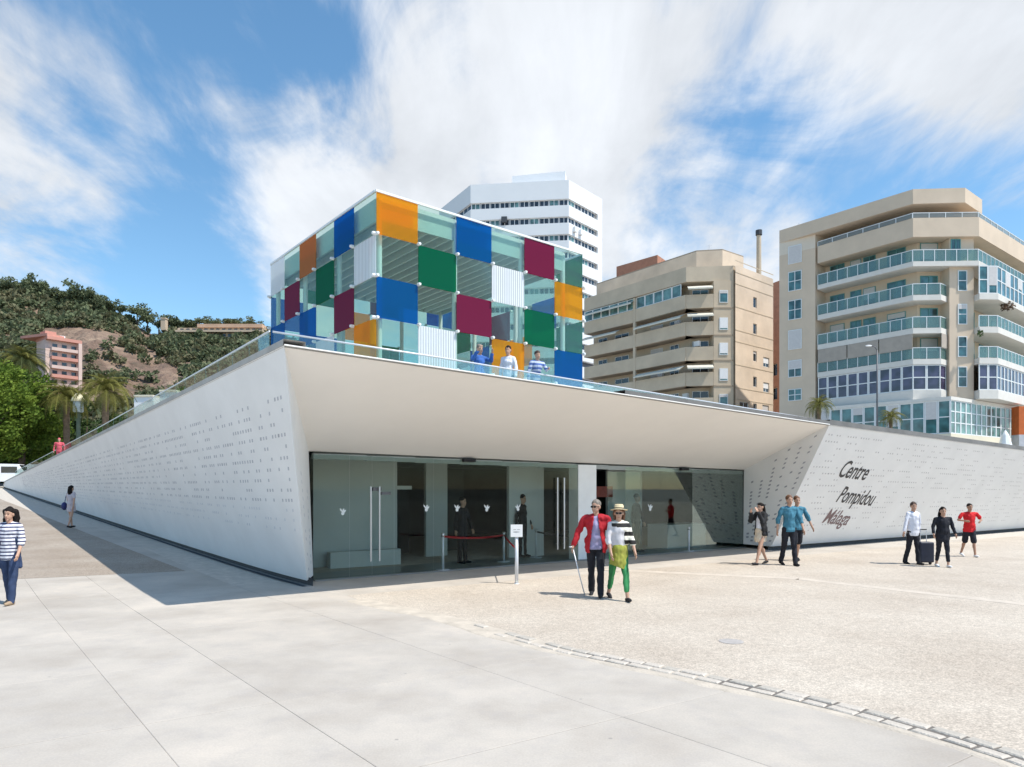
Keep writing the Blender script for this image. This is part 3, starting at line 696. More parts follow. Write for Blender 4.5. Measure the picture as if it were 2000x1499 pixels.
# inner staircase core and white box seen through the glass
q = MB(); cbox(q, 4.2, 7.6, 6.2, 9.0, ZB, ZB+2.4); cpart(q, 'inner_core', MWHITE)

# ---------------------------------------------------------------- upper street level behind the pavilion
MST = mat('street_asphalt', (.11, .11, .11), .9, .15, 1)
b = MB(); b.quad((-60, 72, 2.25), (140, 62, 3.0), (600, 700, 3.4), (-600, 700, 3.4), (-260, 90, 2.2)); b.build('upper_street', MST, kind='structure')

# ---------------------------------------------------------------- facades
def wall_holes(b, p, q, z0, z1, holes, dep=.25):
    """wall face p->q with openings (s0,s1,za,zb) and their reveals"""
    dx, dy = q[0]-p[0], q[1]-p[1]; L = math.hypot(dx, dy); dx /= L; dy /= L; nx, ny = dy, -dx
    S = sorted({0, L, *[h[0] for h in holes], *[h[1] for h in holes]}); Z = sorted({z0, z1, *[h[2] for h in holes], *[h[3] for h in holes]})
    def P(s, d, z): return (p[0]+dx*s+nx*d, p[1]+dy*s+ny*d, z)
    for i in range(len(S)-1):
        for j in range(len(Z)-1):
            cs, cz = (S[i]+S[i+1])/2, (Z[j]+Z[j+1])/2
            if any(h[0] < cs < h[1] and h[2] < cz < h[3] for h in holes): continue
            b.quad(P(S[i], 0, Z[j]), P(S[i+1], 0, Z[j]), P(S[i+1], 0, Z[j+1]), P(S[i], 0, Z[j+1]))
    for (a, c, za, zb) in holes:
        for u, v in (((a, za), (a, zb)), ((c, zb), (c, za)), ((a, zb), (c, zb)), ((c, za), (a, za))):
            b.quad(P(u[0], 0, u[1]), P(v[0], 0, v[1]), P(v[0], -dep, v[1]), P(u[0], -dep, u[1]))
WC = 0
def window(par, org, p, q, s0, s1, z0, z1, fm, gm, nm=1, d=-.12, rows=1, fw=.07, name='window', shutter=None, smat=None):
    global WC
    WC += 1
    if shutter is None and gm in (GTEAL, GDARK) and WC % 3 == 0 and d > -.2: shutter = .25+.15*(WC % 4); smat = MSHUT
    b = MB(); t = .06
    bars = [(s0, s0+fw, z0, z1), (s1-fw, s1, z0, z1), (s0+fw, s1-fw, z0, z0+fw), (s0+fw, s1-fw, z1-fw, z1)]
    for i in range(1, nm): c = s0+(s1-s0)*i/nm; bars.append((c-fw/2, c+fw/2, z0+fw, z1-fw))
    for (a, c, za, zb) in bars: b.obox(p, q, d, d+t, za, zb, a, c)
    for r in range(1, rows):
        zc = z0+(z1-z0)*r/rows; xs = [s0+(s1-s0)*i/nm for i in range(nm+1)]
        for i in range(nm): b.obox(p, q, d+.002, d+t-.002, zc-fw/2, zc+fw/2, xs[i]+fw/2+.001, xs[i+1]-fw/2-.001)
    b.v = [(x-org[0], y-org[1], z-org[2]) for x, y, z in b.v]; w = b.build(name, fm, par)
    g_ = MB(); g_.obox(p, q, d-.02, d+.02, z0+fw*.5, z1-fw*.5, s0+fw*.5, s1-fw*.5); g_.v = [(x-org[0], y-org[1], z-org[2]) for x, y, z in g_.v]; g_.build('pane', gm, w)
    if shutter:
        h = MB(); h.obox(p, q, d+.03, d+.07, z1-(z1-z0)*shutter, z1-fw, s0+fw, s1-fw); h.v = [(x-org[0], y-org[1], z-org[2]) for x, y, z in h.v]; h.build('shutter', smat, w)
    return w
def pbuild(b, name, m, par, org, **k):
    b.v = [(x-org[0], y-org[1], z-org[2]) for x, y, z in b.v]; return b.build(name, m, par, **k)
def shop_glass(name, c, rough=.08):
    m = bpy.data.materials.new(name); m.use_nodes = True; t = m.node_tree; b = t.nodes['Principled BSDF']
    co = t.nodes.new('ShaderNodeTexCoord'); n = t.nodes.new('ShaderNodeTexNoise'); n.inputs['Scale'].default_value = .9; n.inputs['Detail'].default_value = 2; t.links.new(co.outputs['Object'], n.inputs['Vector'])
    r = t.nodes.new('ShaderNodeValToRGB'); e = r.color_ramp.elements; e[0].position = .35; e[0].color = (*[x*.45 for x in c], 1); e[1].position = .65; e[1].color = (*[min(1, x*1.5) for x in c], 1)
    t.links.new(n.outputs[0], r.inputs[0]); t.links.new(r.outputs[0], b.inputs['Base Color']); b.inputs['Roughness'].default_value = rough; b.inputs['Specular IOR Level'].default_value = .8
    return m
GTEAL = shop_glass('window_teal', (.05, .14, .15)); GDARK = shop_glass('window_dark', (.02, .025, .035)); GVIO = shop_glass('window_violet', (.045, .04, .085)); GGRN = shop_glass('window_green', (.10, .20, .19), .15)
GBAL = glass_mat('balcony_glass', (.62, .78, .77), .04, .30, (.38, .55, .53), fres=.3); GBAL2 = glass_mat('terrace_glass', (.75, .8, .78), .03, .4, (.55, .55, .52), fres=.3)
MBEI = mat('stone_beige', (.64, .515, .39), .8, .07, .5, bump=.15, bscale=5); MBEI2 = mat('stone_beige_light', (.70, .61, .50), .8, .06, .5); MCREAM = mat('cream_wall', (.72, .65, .50), .8, .06, .4)
MWFR = mat('window_white', (.72, .74, .74), .5, .05, 4); MTFR = mat('window_frame_teal', (.10, .30, .30), .5, .1, 4); MSHUT = mat('roller_shutter', (.60, .57, .55), .6, .06, 6); MAWN = mat('awning_sand', (.40, .35, .30), .9, .1, 2)
MSLABW = mat('balcony_white', (.68, .645, .59), .7, .05, 2)

# --- right-hand apartment block
a2, b2_, c2_, d2_ = W(1522, 73), W(1592, 70.5), W(1783, 62.9), W(1885, 62.6)
O2 = (c2_[0], c2_[1], 3.0); B2 = thing('apartment_block', 'beige stone apartment block with glazed balconies at the right', 'building', O2)
inner = [(32.9, 71.6), (38.3, 64.5), (40.5, 64.5)]; pil = [(40.5, 63.2), (42.75, 63.2)]; rin = [(42.75, 64.6), (64, 81.5)]
b = MB(); b.prism([a2, b2_]+inner+pil+rin+[(57, 88), (29.1, 73.6)], 3, 26.9); pbuild(b, 'wall', MBEI, B2, O2)
b = MB(); b.prism([a2, b2_, (33.8, 72.4), (39.2, 66.8), (42.2, 66.5), (46.5, 70), (44, 80), (29.1, 73.6)], 26.9, 28.25); pbuild(b, 'penthouse_wall', MBEI2, B2, O2)
top = [a2, c2_, d2_, W(1918, 65.2), (50, 76), (45, 81), (29.1, 73.6)]
b = MB(); b.prism(top, 28.25, 29.6); pbuild(b, 'roof_parapet', MBEI, B2, O2)
pk = [(x*1.0, y) for x, y in top]
def path_slab(par, org, path, inn, z0, z1, m, name):
    b = MB(); b.prism(path+inn, z0, z1); return pbuild(b, name, m, par, org)
rwing = (62, 77.3)
PL = [b2_, c2_]; 
up_path = [(b2_[0]+.15, b2_[1]-.2), c2_, (42.9, 62.7), rwing]; up_in = [(63.4, 80.9), (42.8, 64.6), (40.5, 64.55), (38.3, 64.55), (32.9, 71.62)]
lo_path = [(b2_[0]+.15, b2_[1]-.2), c2_, W(1838, 62.7), W(1850, 63.5)]; lo_in = [(40.49, 64.5), (38.3, 64.52), (32.9, 71.62)]
rt_path = [(42.8, 62.5), (44.6, 62.6), (62.3, 76.6)]; rt_in = [(63.4, 80.9), (42.8, 64.6)]
path_slab(B2, O2, up_path, up_in, 25.2, 26.95, MBEI, 'balcony_parapet')
path_slab(B2, O2, up_path, up_in, 22.5, 22.95, MSLABW, 'balcony_slab')
for z in (19.35, 16.3, 13.45): path_slab(B2, O2, lo_path, lo_in, z, z+.5, MSLABW, 'balcony_slab')
for z in (19.35, 16.3, 13.45, 10.25): path_slab(B2, O2, rt_path, rt_in, z, z+(.55 if z > 11 else .8), MSLABW, 'balcony_slab')
path_slab(B2, O2, lo_path, lo_in, 10.2, 11.1, MSLABW, 'balcony_slab')
def rail_path(par, org, path, z0, z1, step, gm=GBAL, inset=.06, post=.06):
    r = MB()
    for k in range(len(path)-1):
        r.obox(path[k], path[k+1], -inset-.05, -inset, z1, z1+.06)
    rail = pbuild(r, 'railing', MWFR, par, org)
    for k in range(len(path)-1):
        p, q = path[k], path[k+1]; L = math.hypot(q[0]-p[0], q[1]-p[1]); n = max(1, round(L/step))
        for i in range(n):
            s0, s1 = L*i/n, L*(i+1)/n
            g_ = MB(); g_.obox(p, q, -inset-.035, -inset-.015, z0+.05, z1-.01, s0+post/2, s1-post/2); pbuild(g_, 'railing_panel', gm, rail, org)
            f = MB(); f.obox(p, q, -inset-.05, -inset+.01, z0, z1, s0-post/2+.0, s0+post/2); pbuild(f, 'railing_post', MWFR, rail, org)
rail_path(B2, O2, up_path, 22.95, 24.0, 1.05); rail_path(B2, O2, up_path, 26.95, 27.4, 1.6, GBAL2)
for z in (19.85, 16.8, 13.95): rail_path(B2, O2, lo_path, z, z+1.02, 1.0)
for z in (16.85, 14.0): rail_path(B2, O2, rt_path, z, z+1.02, 1.0)
def glaze(par, org, path, z0, z1, bay, rows, gm, nm=1, fw=.09, fm=None):
    for k in range(len(path)-1):
        p, q = path[k], path[k+1]; L = math.hypot(q[0]-p[0], q[1]-p[1]); n = max(1, round(L/bay))
        for i in range(n): window(par, org, p, q, L*i/n+.01, L*(i+1)/n-.01, z0, z1, fm or MWFR, gm, nm, d=-.14, rows=rows, fw=fw)
glaze(B2, O2, lo_path, 11.1, 13.43, 1.0, 2, GVIO); glaze(B2, O2, rt_path, 11.05, 13.43, 1.0, 2, GVIO); glaze(B2, O2, rt_path, 19.9, 22.48, 1.2, 2, GTEAL)
# windows on the recessed walls behind the balconies
il = [(inner[0], inner[1]), (inner[1], inner[2])]
for zf in (22.95, 19.85, 16.8, 13.95):
    L = math.hypot(inner[1][0]-inner[0][0], inner[1][1]-inner[0][1])
    for s0, w in ((.5, 1.5), (2.6, 1.1), (3.9, 1.2), (6.2, 1.7)): window(B2, O2, inner[0], inner[1], s0, s0+w, zf+.05, zf+2.2, MTFR, GTEAL, 2, d=.01)
    window(B2, O2, inner[1], inner[2], .25, 1.9, zf+.05, zf+2.25, MTFR, GTEAL, 2, d=.01)
window(B2, O2, (40.5, 63.2), (42.75, 63.2), .1, 1.0, 23.0, 25.1, MTFR, GTEAL, 2, d=.01)
for zf in (22.95, 16.85, 14.0):
    for s0 in (.8, 4, 7.5, 11, 15): window(B2, O2, rin[0], rin[1], s0, s0+1.8, zf+.05, zf+2.2, MTFR, GTEAL, 2, d=.01)
for z0 in (20.3, 17.2, 14.2, 11.4): window(B2, O2, pil[0], pil[1], .75, 1.6, z0, z0+1.9, MWFR, GTEAL, 1, d=.01, rows=2)
sh = {0: .0}
for i, (y0, y1, st) in enumerate(((482, 517, 1), (532, 570, 0), (588, 626, 0), (646, 684, 1), (705, 738, .5), (761, 784, 0))):
    Yw = 72.2; z1 = EYE+(HY-y0)/F*Yw; z0 = EYE+(HY-y1)/F*Yw
    window(B2, O2, a2, b2_, .95, 2.35, z0, z1, MWFR, GTEAL, 2, d=.01, rows=2, shutter=st*.97 if st else None, smat=MSHUT)
b = MB() # sand-coloured awning hanging over the third balcony
p, q = lo_path[0], lo_path[1]; L = math.hypot(q[0]-p[0], q[1]-p[1])
for k in range(3):
    b = MB(); b.obox(p, q, -.02, .02, 14.9, 16.28, L*k/3+.05, L*(k+1)/3-.05); pbuild(b, 'awning', MAWN, B2, O2)
b = MB(); b.obox(lo_path[2], lo_path[3], .0, .05, 15.0, 16.28); pbuild(b, 'awning', MAWN, B2, O2)
# ground floor: cream base with a glazed band
bs = [W(1600, 69), W(1857, 60.5), W(1992, 68.4), (60, 80), (40, 76)]
b = MB(); b.prism(bs, 2.6, 6.9); pbuild(b, 'base_wall', MCREAM, B2, O2)
b = MB(); b.prism([(bs[0][0]+.4, bs[0][1]+.4), (bs[1][0], bs[1][1]+.6), (bs[2][0]-.2, bs[2][1]+.5), bs[3], bs[4]], 6.9, 10.2); pbuild(b, 'base_core', MINTD, B2, O2)
glaze(B2, O2, [bs[0], bs[1]], 6.92, 9.9, 1.1, 2, GTEAL); glaze(B2, O2, [bs[1], bs[2]], 6.92, 9.9, 1.0, 3, GGRN)
b = MB(); b.prism([(x, y) for x, y in (bs[0], bs[1], bs[2], bs[3], bs[4])], 9.9, 10.2); pbuild(b, 'base_cornice', MSLABW, B2, O2)
b = MB() # dark lettering too small to read
rr = random.Random(3)
for s0, s1, z in ((.6, 2.3, 5.6), (2.8, 4.8, 5.55), (5.3, 6.6, 5.3)):
    s = s0
    while s < s1:
        w = rr.uniform(.08, .2); b.obox(bs[1], bs[2], .0, .04, z, z+rr.uniform(.18, .34), s, s+w); s += w+.07
pbuild(b, 'lettering', MBLACK, B2, O2, kind='stuff')
# plants on the balcony
def leaf_ball(c, r, n, rnd_, size):
    b = MB()
    for _ in range(n):
        d = Vector((rnd_.gauss(0, 1), rnd_.gauss(0, 1), rnd_.gauss(0, 1))).normalized()*(rnd_.random()**.4)
        p = Vector((c[0]+d.x*r[0], c[1]+d.y*r[1], c[2]+d.z*r[2])); s = size*rnd_.uniform(.6, 1.3)
        n1 = Vector((rnd_.gauss(0, 1), rnd_.gauss(0, 1), rnd_.gauss(.4, 1))).normalized(); t1 = n1.orthogonal().normalized()*s; t2 = n1.cross(t1).normalized()*s*.6
        b.quad(p-t1, p+t2, p+t1, p-t2)
    return b
MLEAFP = mat('potted_green', (.07, .12, .03), .7, .5, 4)
pl = leaf_ball((46.5, 64.0, 19.1), (.6, .6, .45), 160, rr, .12).build('balcony_plant', mat('dried_brown_plant', (.13, .08, .05), .8, .4, 5)); tag(pl, 'brown bushy plant hanging under a balcony of the right block', 'plant')
pl = leaf_ball((42.75, 62.3, 16.2), (.25, .25, .4), 90, rr, .09).build('balcony_plant', MLEAFP); tag(pl, 'small green plant hanging at the balcony corner of the right block', 'plant')

# --- middle apartment block
M1 = mat('stone_tan', (.56, .46, .34), .85, .1, .5, bump=.15, bscale=5); M1S = mat('stone_tan_coursed', (.68, .55, .42), .85, .14, .35); M1D = mat('stone_tan_dark', (.36, .29, .22), .85, .1, .5)
MBRK = mat('terracotta', (.42, .20, .13), .85, .15, 1.5)
p0, p1, p2, p2b, p3, p4 = W(1141, 94), W(1242, 87), W(1340, 80.5), W(1394, 80), W(1432, 80), W(1506, 85.5)
O1 = (p2[0], p2[1], 3.0); B1 = thing('apartment_block', 'tan apartment block with long solid balcony bands and chimney', 'building', O1)
def ins_(p, q, d): 
    dx, dy = q[0]-p[0], q[1]-p[1]; L = math.hypot(dx, dy); return (-dy/L*d, dx/L*d)
o1 = ins_(p0, p2, 1.8)
i0, i1, i2 = (p0[0]+o1[0], p0[1]+o1[1]), (p1[0]+o1[0], p1[1]+o1[1]), (p2[0]+o1[0]*.6, p2[1]+1.7)
b = MB(); b.prism([i0, i1, i2, (p2b[0], 81.7), p2b, p3, p4, (34, 104), (14, 110)], 3, 26.4); pbuild(b, 'wall', M1, B1, O1)
b = MB(); b.prism([(p0[0], p0[1]), p2, p3, p4, (34, 104), (14, 110)], 26.4, 28.15); pbuild(b, 'roof_parapet', M1, B1, O1)
# coursed sunlit flank standing 4 cm proud, with openings
L = math.hypot(p4[0]-p3[0], p4[1]-p3[1]); holes = []
for z in (23.9, 20.7, 17.4, 14.3): holes.append((3.9, 4.7, z, z+1.25))
for z in (17.0, 13.9): holes.append((6.2, 7.6, z, z+1.2))
for (s0, s1) in ((.9, 2.9), (3.9, 4.7), (6.0, 7.5)): holes.append((s0, s1, 10.6, 12.3))
fl0 = (p3[0]+.18, p3[1]-.20); fl1 = (p4[0]+.18, p4[1]-.20)
b = MB(); wall_holes(b, fl0, fl1, 3, 28.2, holes, .2); pbuild(b, 'flank_wall', M1S, B1, O1)
for i in range(1, 20): # stone courses
    z = 3+i*1.35
    if not any(h[2]-.06 < z < h[3]+.06 for h in holes):
        b = MB(); b.obox(fl0, fl1, .0, .03, z, z+.10); pbuild(b, 'stone_course', M1, B1, O1)
for h in holes: window(B1, O1, fl0, fl1, h[0], h[1], h[2], h[3], MWFR, GDARK, 2 if h[1]-h[0] > 1 else 1, d=-.16, shutter=.6 if h[0] > 6 else None, smat=MWHITE)
zf = [23.25, 20.05, 17.1, 14.1, 11.1, 8.1, 5.0]
for i, z in enumerate(zf):
    for (p, q, w) in ((p0, p1, 0), (p1, p2, 1), (p2, p2b, 2)):
        b = MB(); L = math.hypot(q[0]-p[0], q[1]-p[1]); b.obox(p, q, -.25, 0 if w != 1 else .12, z, z+1.6, 0, L-.02); pbuild(b, 'balcony_parapet', M1, B1, O1)
        b = MB(); b.obox(p, q, -2.2, -.26, z, z+.25, .02, L-.03); pbuild(b, 'balcony_slab', M1D, B1, O1)
    for (p, q, ss) in ((i0, i1, ((1.0, 2.6), (4.0, 6.4), (7.6, 9.2))), (i1, i2, ((1.0, 3.0), (4.2, 5.6), (6.6, 8.0))), (i2, (p2b[0], 81.7), ((.3, 2.2),))):
        L = math.hypot(q[0]-p[0], q[1]-p[1])
        for s0, s1 in ss:
            if s1 < L: window(B1, O1, p, q, s0, s1, z+.3, z+2.6, MWFR, GGRN if (i < 1 or (i == 3 and s0 > 5)) else GDARK, 2, d=.01)
    window(B1, O1, p2b, p3, .65, 1.65, z+.55, z+2.0, MWFR, GTEAL if i in (0, 4) else GGRN, 1, d=.01, shutter=None if i in (0, 4) else .85, smat=MWHITE)
    b = MB(); b.obox(p2b, p3, .0, .05, z-.12, z+.02); pbuild(b, 'string_course', M1D, B1, O1)
for (p, q, z, fr, m) in ((p0, p1, 24.9, (0, 1), GGRN), (p1, p2, 24.9, (0, .9), GGRN)): # glazed-in top balconies
    glaze(B1, O1, [p, (p[0]+(q[0]-p[0])*fr[1], p[1]+(q[1]-p[1])*fr[1])], z, z+1.45, 1.5, 1, m)
MAWN2 = mat('awning_cream', (.66, .62, .52), .85, .08, 2)
for (p, q, z, f0, f1) in ((p2, p2b, 25.9, .05, .95), (p2, p2b, 22.7, .03, .97), (p1, p2, 22.7, .03, .97), (p0, p1, 26.1, .1, .98), (p0, p1, 22.8, .0, .7), (p2, p2b, 16.6, .03, .97), (p1, p2, 16.6, .03, .97)):
    b = MB(); L = math.hypot(q[0]-p[0], q[1]-p[1])
    dx, dy = (q[0]-p[0])/L, (q[1]-p[1])/L; nx, ny = dy, -dx
    P4 = [(p[0]+dx*s+nx*d, p[1]+dy*s+ny*d, zz_) for s, d, zz_ in ((L*f0, -.2, z), (L*f1, -.2, z), (L*f1, .75, z-.45), (L*f0, .75, z-.45))]
    b.quad(*P4); b.quad(P4[3], P4[2], (P4[2][0], P4[2][1], z-.62), (P4[3][0], P4[3][1], z-.62)); b.quad(*[(x, y, zz_-.03) for x, y, zz_ in P4][::-1]); pbuild(b, 'awning', MAWN2, B1, O1)
b = MB(); L = math.hypot(p1[0]-p0[0], p1[1]-p0[1]); b.obox(p0, p1, -.1, .16, 3, 26.3, L-.35, L); pbuild(b, 'pier', M1, B1, O1)
b = MB(); b.obox(p2, p3, -.1, .1, 3, 26.3, 3.15, 3.55); pbuild(b, 'pier', M1, B1, O1)
st = [W(1165, 97), W(1360, 83.5), W(1411, 83), W(1452, 85.5), (30, 104), (14, 112)]
b = MB(); b.prism(st, 28.15, 31.0); pbuild(b, 'penthouse_wall', M1S, B1, O1)
b = MB(); b.prism([(x, y) for x, y in st], 31.0, 31.15); pbuild(b, 'penthouse_coping', M1D, B1, O1)
b = MB(); b.prism([W(1204, 99), W(1284, 94), W(1304, 97), W(1225, 104)], 31.15, 34.2); pbuild(b, 'rooftop_room', MBRK, B1, O1)
b = MB(); b.lathe([(.33, 28.2), (.3, 34.6), (.3, 34.6)], W(1482, 88), 10); pbuild(b, 'chimney', M1, B1, O1)
b = MB(); b.lathe([(.0, 35.3), (.42, 35.3), (.42, 34.7), (.3, 34.6), (0, 34.6)], W(1482, 88), 10); pbuild(b, 'chimney_cap', MDARK, B1, O1)

# aerials and small units on the roofs
for (O_, B_, spots_) in ((O1, B1, ((*W(1385, 86), 31.15), (*W(1330, 90), 31.15), (*W(1440, 88), 28.2))), (O2, B2, ((*W(1640, 72), 29.6), (*W(1830, 68), 29.6), (*W(1560, 75), 29.6)))):
    for (x, y, z) in spots_:
        b = MB(); b.tube([(x, y, z), (x, y, z+1.6)], .03, 5)
        for k in range(4): b.tube([(x-.35+k*.04, y, z+1.5-k*.16), (x+.35-k*.04, y, z+1.5-k*.16)], .015, 4)
        pbuild(b, 'aerial', MPOST, B_, O_)
for k, (s0, z) in enumerate(((1.6, 24.2), (5.2, 21.0), (8.1, 18.0), (2.4, 15.0), (6.4, 12.0))):
    b = MB(); b.obox(i1, i2, .02, .35, z+.9, z+1.5, s0, s0+.8); pbuild(b, 'air_conditioner', MWHITE, B1, O1)
for k in range(9):
    z = (19.85, 16.8, 13.95)[k % 3]; s0 = rr.uniform(.5, 8.5); L_ = math.hypot(c2_[0]-b2_[0], c2_[1]-b2_[1]); x = b2_[0]+(c2_[0]-b2_[0])*s0/L_+.55; y = b2_[1]+(c2_[1]-b2_[1])*s0/L_+.45
    q = leaf_ball((x, y, z+.75), (.28, .28, .4), 60, rr, .1); q.tube([(x, y, z+.02), (x, y, z+.4)], [.14, .18], 8); o_ = pbuild(q, 'potted_plant', MLEAFP, B2, O2)
# --- narrow terracotta block in the gap
q0_, q1_ = W(1498, 104), W(1540, 100); OT = (q0_[0], q0_[1], 3)
BT = thing('narrow_block', 'narrow terracotta building squeezed between the two beige blocks', 'building', OT)
b = MB(); L = math.hypot(q1_[0]-q0_[0], q1_[1]-q0_[1]); holes = [(.9, 2.1, z, z+1.8) for z in (8, 11.7, 15.4, 19.0)]
wall_holes(b, q0_, q1_, 3, 33, holes, .5); b.quad((*q0_, 33), (*q1_, 33), (q1_[0]+2, 110, 33), (q0_[0]-1, 110, 33)); pbuild(b, 'wall', MBRK, BT, OT)
for h in holes: window(BT, OT, q0_, q1_, *h, MCREAM, GDARK, 1, d=-.4)

# --- white tower far behind
MTW = mat('tower_white', (.80, .80, .80), .6, .03, .2); MTG = mat('tower_grey', (.62, .64, .68), .6, .04, .2)
t0, t1, t2, t3 = W(858, 133), W(919, 122), W(1111, 120), W(1176, 128)
OW = (t1[0], t1[1], 3); BW = thing('tower_block', 'tall white tower block with dark ribbon windows behind the cube', 'building', OW)
back = [(t3[0]+1, 150), (t0[0]+1, 152)]
def inset(c, d):
    cx = sum(p[0] for p in c)/len(c); cy = sum(p[1] for p in c)/len(c); return [(cx+(x-cx)*(1-d), cy+(y-cy)*(1-d)) for x, y in c]
foot = [t0, t1, t2, t3]+back
b = MB(); b.prism(inset(foot, .05), 3, 55.9); pbuild(b, 'core_wall', mat('tower_core', (.10, .10, .12), .6, .2, .3), BW, OW)
pitch = 3.06; ztop = 56.3; zs = ztop
for k in range(14):
    h = 3.3 if k == 0 else 2.0; z1 = zs; z0 = zs-h
    b = MB(); b.prism(foot, z0, z1); pbuild(b, 'spandrel_band', MTW, BW, OW)
    for (p, q, n) in ((t0, t1, 4), (t1, t2, 10), (t2, t3, 5)):
        L = math.hypot(q[0]-p[0], q[1]-p[1])
        for i in range(n):
            if k < 9 and not (p == t2 and i == 4): window(BW, OW, p, q, L*i/n+.05, L*(i+1)/n-.05, z0-1.1, z0, MTW if (i*7+k*3) % 5 else MWHITE, GDARK if (i+k*2) % 4 else GGRN, 2, d=-.35, fw=.1)
    if k < 9:
        L = math.hypot(t3[0]-t2[0], t3[1]-t2[1]); b = MB(); b.obox(t2, t3, -.6, 0, z0-1.1, z0, L*.86, L); pbuild(b, 'corner_pier', MTW, BW, OW)
    zs = z0-1.1
b = MB(); b.prism([W(1000, 126), W(1104, 124), W(1112, 134), W(1004, 136)], 56.3, 59.7); pbuild(b, 'rooftop_room', MTW, BW, OW)
b = MB(); b.prism([W(872, 134), W(925, 126), W(1000, 127), W(1000, 140), W(875, 146)], 56.3, 57.0); pbuild(b, 'roof_upstand', MTG, BW, OW)
for (a, c, m) in ((980, 994, 0), (1119, 1127, 0), (1137, 1143, 0)): # satellite units
    s = MB(); s.obox(t1 if a < 1100 else t2, t2 if a < 1100 else t3, 0, .5, 47.5 if a > 1100 else 49.2, 48.4 if a > 1100 else 50.2, 5.6 if a < 1100 else (a-1111)*.1+.4, 6.6 if a < 1100 else (a-1111)*.1+1.1)
    pbuild(s, 'air_conditioner', MWHITE if a > 1100 else MDARK, BW, OW)
# ---------------------------------------------------------------- hill on the left
HILL = [(-500, 470), (-250, 520), (0, 566), (60, 568), (110, 590), (160, 588), (205, 606), (250, 628), (300, 650), (345, 640), (380, 645), (430, 648), (500, 648), (540, 660), (640, 700), (800, 760), (1000, 800), (1300, 840), (1700, 870)]
def interp(tab, x):
    if x <= tab[0][0]: return tab[0][1]
    for i in range(len(tab)-1):
        if x <= tab[i+1][0]: f = (x-tab[i][0])/(tab[i+1][0]-tab[i][0]); return tab[i][1]*(1-f)+tab[i+1][1]*f
    return tab[-1][1]
H0, H1 = 120.0, 270.0
def hill_z(x, y):
    px = 1000+F*x/max(y, 1); ys = interp(HILL, px); zr = EYE+(HY-ys)/F*H1
    v = (y-H0)/(H1-H0)
    if v <= 0: return 2.6
    vv = min(v, 1.0)**1.45; n = mnoise.fractal(Vector((x*.02, y*.02, 0)), 1.0, 2.1, 6)*6+mnoise.fractal(Vector((x*.09, y*.09, 3)), .8, 2.1, 5)*2.2
    z = 2.6+(zr-2.6)*vv+n*min(1, v*3)*(1-.75*max(0, (v-.75)*4) if v < 1 else .25)
    if v > 1: z = zr+n*.25-(v-1)*25
    return z
b = MB(); NX, NYY = 150, 80
for j in range(NYY+1):
    y = H0-4+(H1+90-H0)*j/NYY
    for i in range(NX+1):
        px = -500+2300*i/NX; x = (px-1000)/F*y; b.v.append((x, y, hill_z(x, y)))
for j in range(NYY):
    for i in range(NX): k = j*(NX+1)+i; b.f.append((k, k+1, k+NX+2, k+NX+1))
def hill_material():
    m = bpy.data.materials.new('hill_earth'); m.use_nodes = True; t = m.node_tree; bs_ = t.nodes['Principled BSDF']; bs_.inputs['Roughness'].default_value = .95
    co = t.nodes.new('ShaderNodeTexCoord'); n = t.nodes.new('ShaderNodeTexNoise'); n.inputs['Scale'].default_value = .09; n.inputs['Detail'].default_value = 12; n.inputs['Roughness'].default_value = .7; t.links.new(co.outputs['Object'], n.inputs['Vector'])
    r = t.nodes.new('ShaderNodeValToRGB'); e = r.color_ramp.elements; e[0].position = .33; e[0].color = (.07, .065, .04, 1); e[1].position = .72; e[1].color = (.42, .31, .21, 1)
    q = e.new(.45); q.color = (.17, .11, .08, 1); q = e.new(.58); q.color = (.27, .19, .135, 1); t.links.new(n.outputs[0], r.inputs[0]); t.links.new(r.outputs[0], bs_.inputs['Base Color'])
    n2 = t.nodes.new('ShaderNodeTexNoise'); n2.inputs['Scale'].default_value = .35; n2.inputs['Detail'].default_value = 8; t.links.new(co.outputs['Object'], n2.inputs['Vector'])
    bp = t.nodes.new('ShaderNodeBump'); bp.inputs['Strength'].default_value = 1; bp.inputs['Distance'].default_value = 2.5; t.links.new(n2.outputs[0], bp.inputs['Height']); t.links.new(bp.outputs[0], bs_.inputs['Normal']); return m
b.build('hill', hill_material(), kind='structure', smooth=True)
ROCK = [(150, 640), (205, 640), (262, 668), (318, 700), (362, 742), (330, 775), (235, 790), (160, 800), (60, 660)]
def inpoly(x, y, P):
    r = False
    for i in range(len(P)):
        (x0, y0), (x1, y1) = P[i], P[(i+1) % len(P)]
        if (y0 > y) != (y1 > y) and x < (x1-x0)*(y-y0)/(y1-y0)+x0: r = not r
    return r
def foliage_mat(name, c, hi):
    m = bpy.data.materials.new(name); m.use_nodes = True; t = m.node_tree; b = t.nodes['Principled BSDF']; b.inputs['Roughness'].default_value = .75; b.inputs['Specular IOR Level'].default_value = .2
    co = t.nodes.new('ShaderNodeTexCoord'); n = t.nodes.new('ShaderNodeTexNoise'); n.inputs['Scale'].default_value = .6; n.inputs['Detail'].default_value = 8; t.links.new(co.outputs['Object'], n.inputs['Vector'])
    r = t.nodes.new('ShaderNodeValToRGB'); e = r.color_ramp.elements; e[0].position = .35; e[0].color = (*c, 1); e[1].position = .65; e[1].color = (*hi, 1); t.links.new(n.outputs[0], r.inputs[0]); t.links.new(r.outputs[0], b.inputs['Base Color'])
    tr = t.nodes.new('ShaderNodeBsdfTranslucent'); t.links.new(r.outputs[0], tr.inputs[0]); mx = t.nodes.new('ShaderNodeMixShader'); mx.inputs[0].default_value = .25
    t.links.new(b.outputs[0], mx.inputs[1]); t.links.new(tr.outputs[0], mx.inputs[2]); t.links.new(mx.outputs[0], t.nodes['Material Output'].inputs[0]); return m
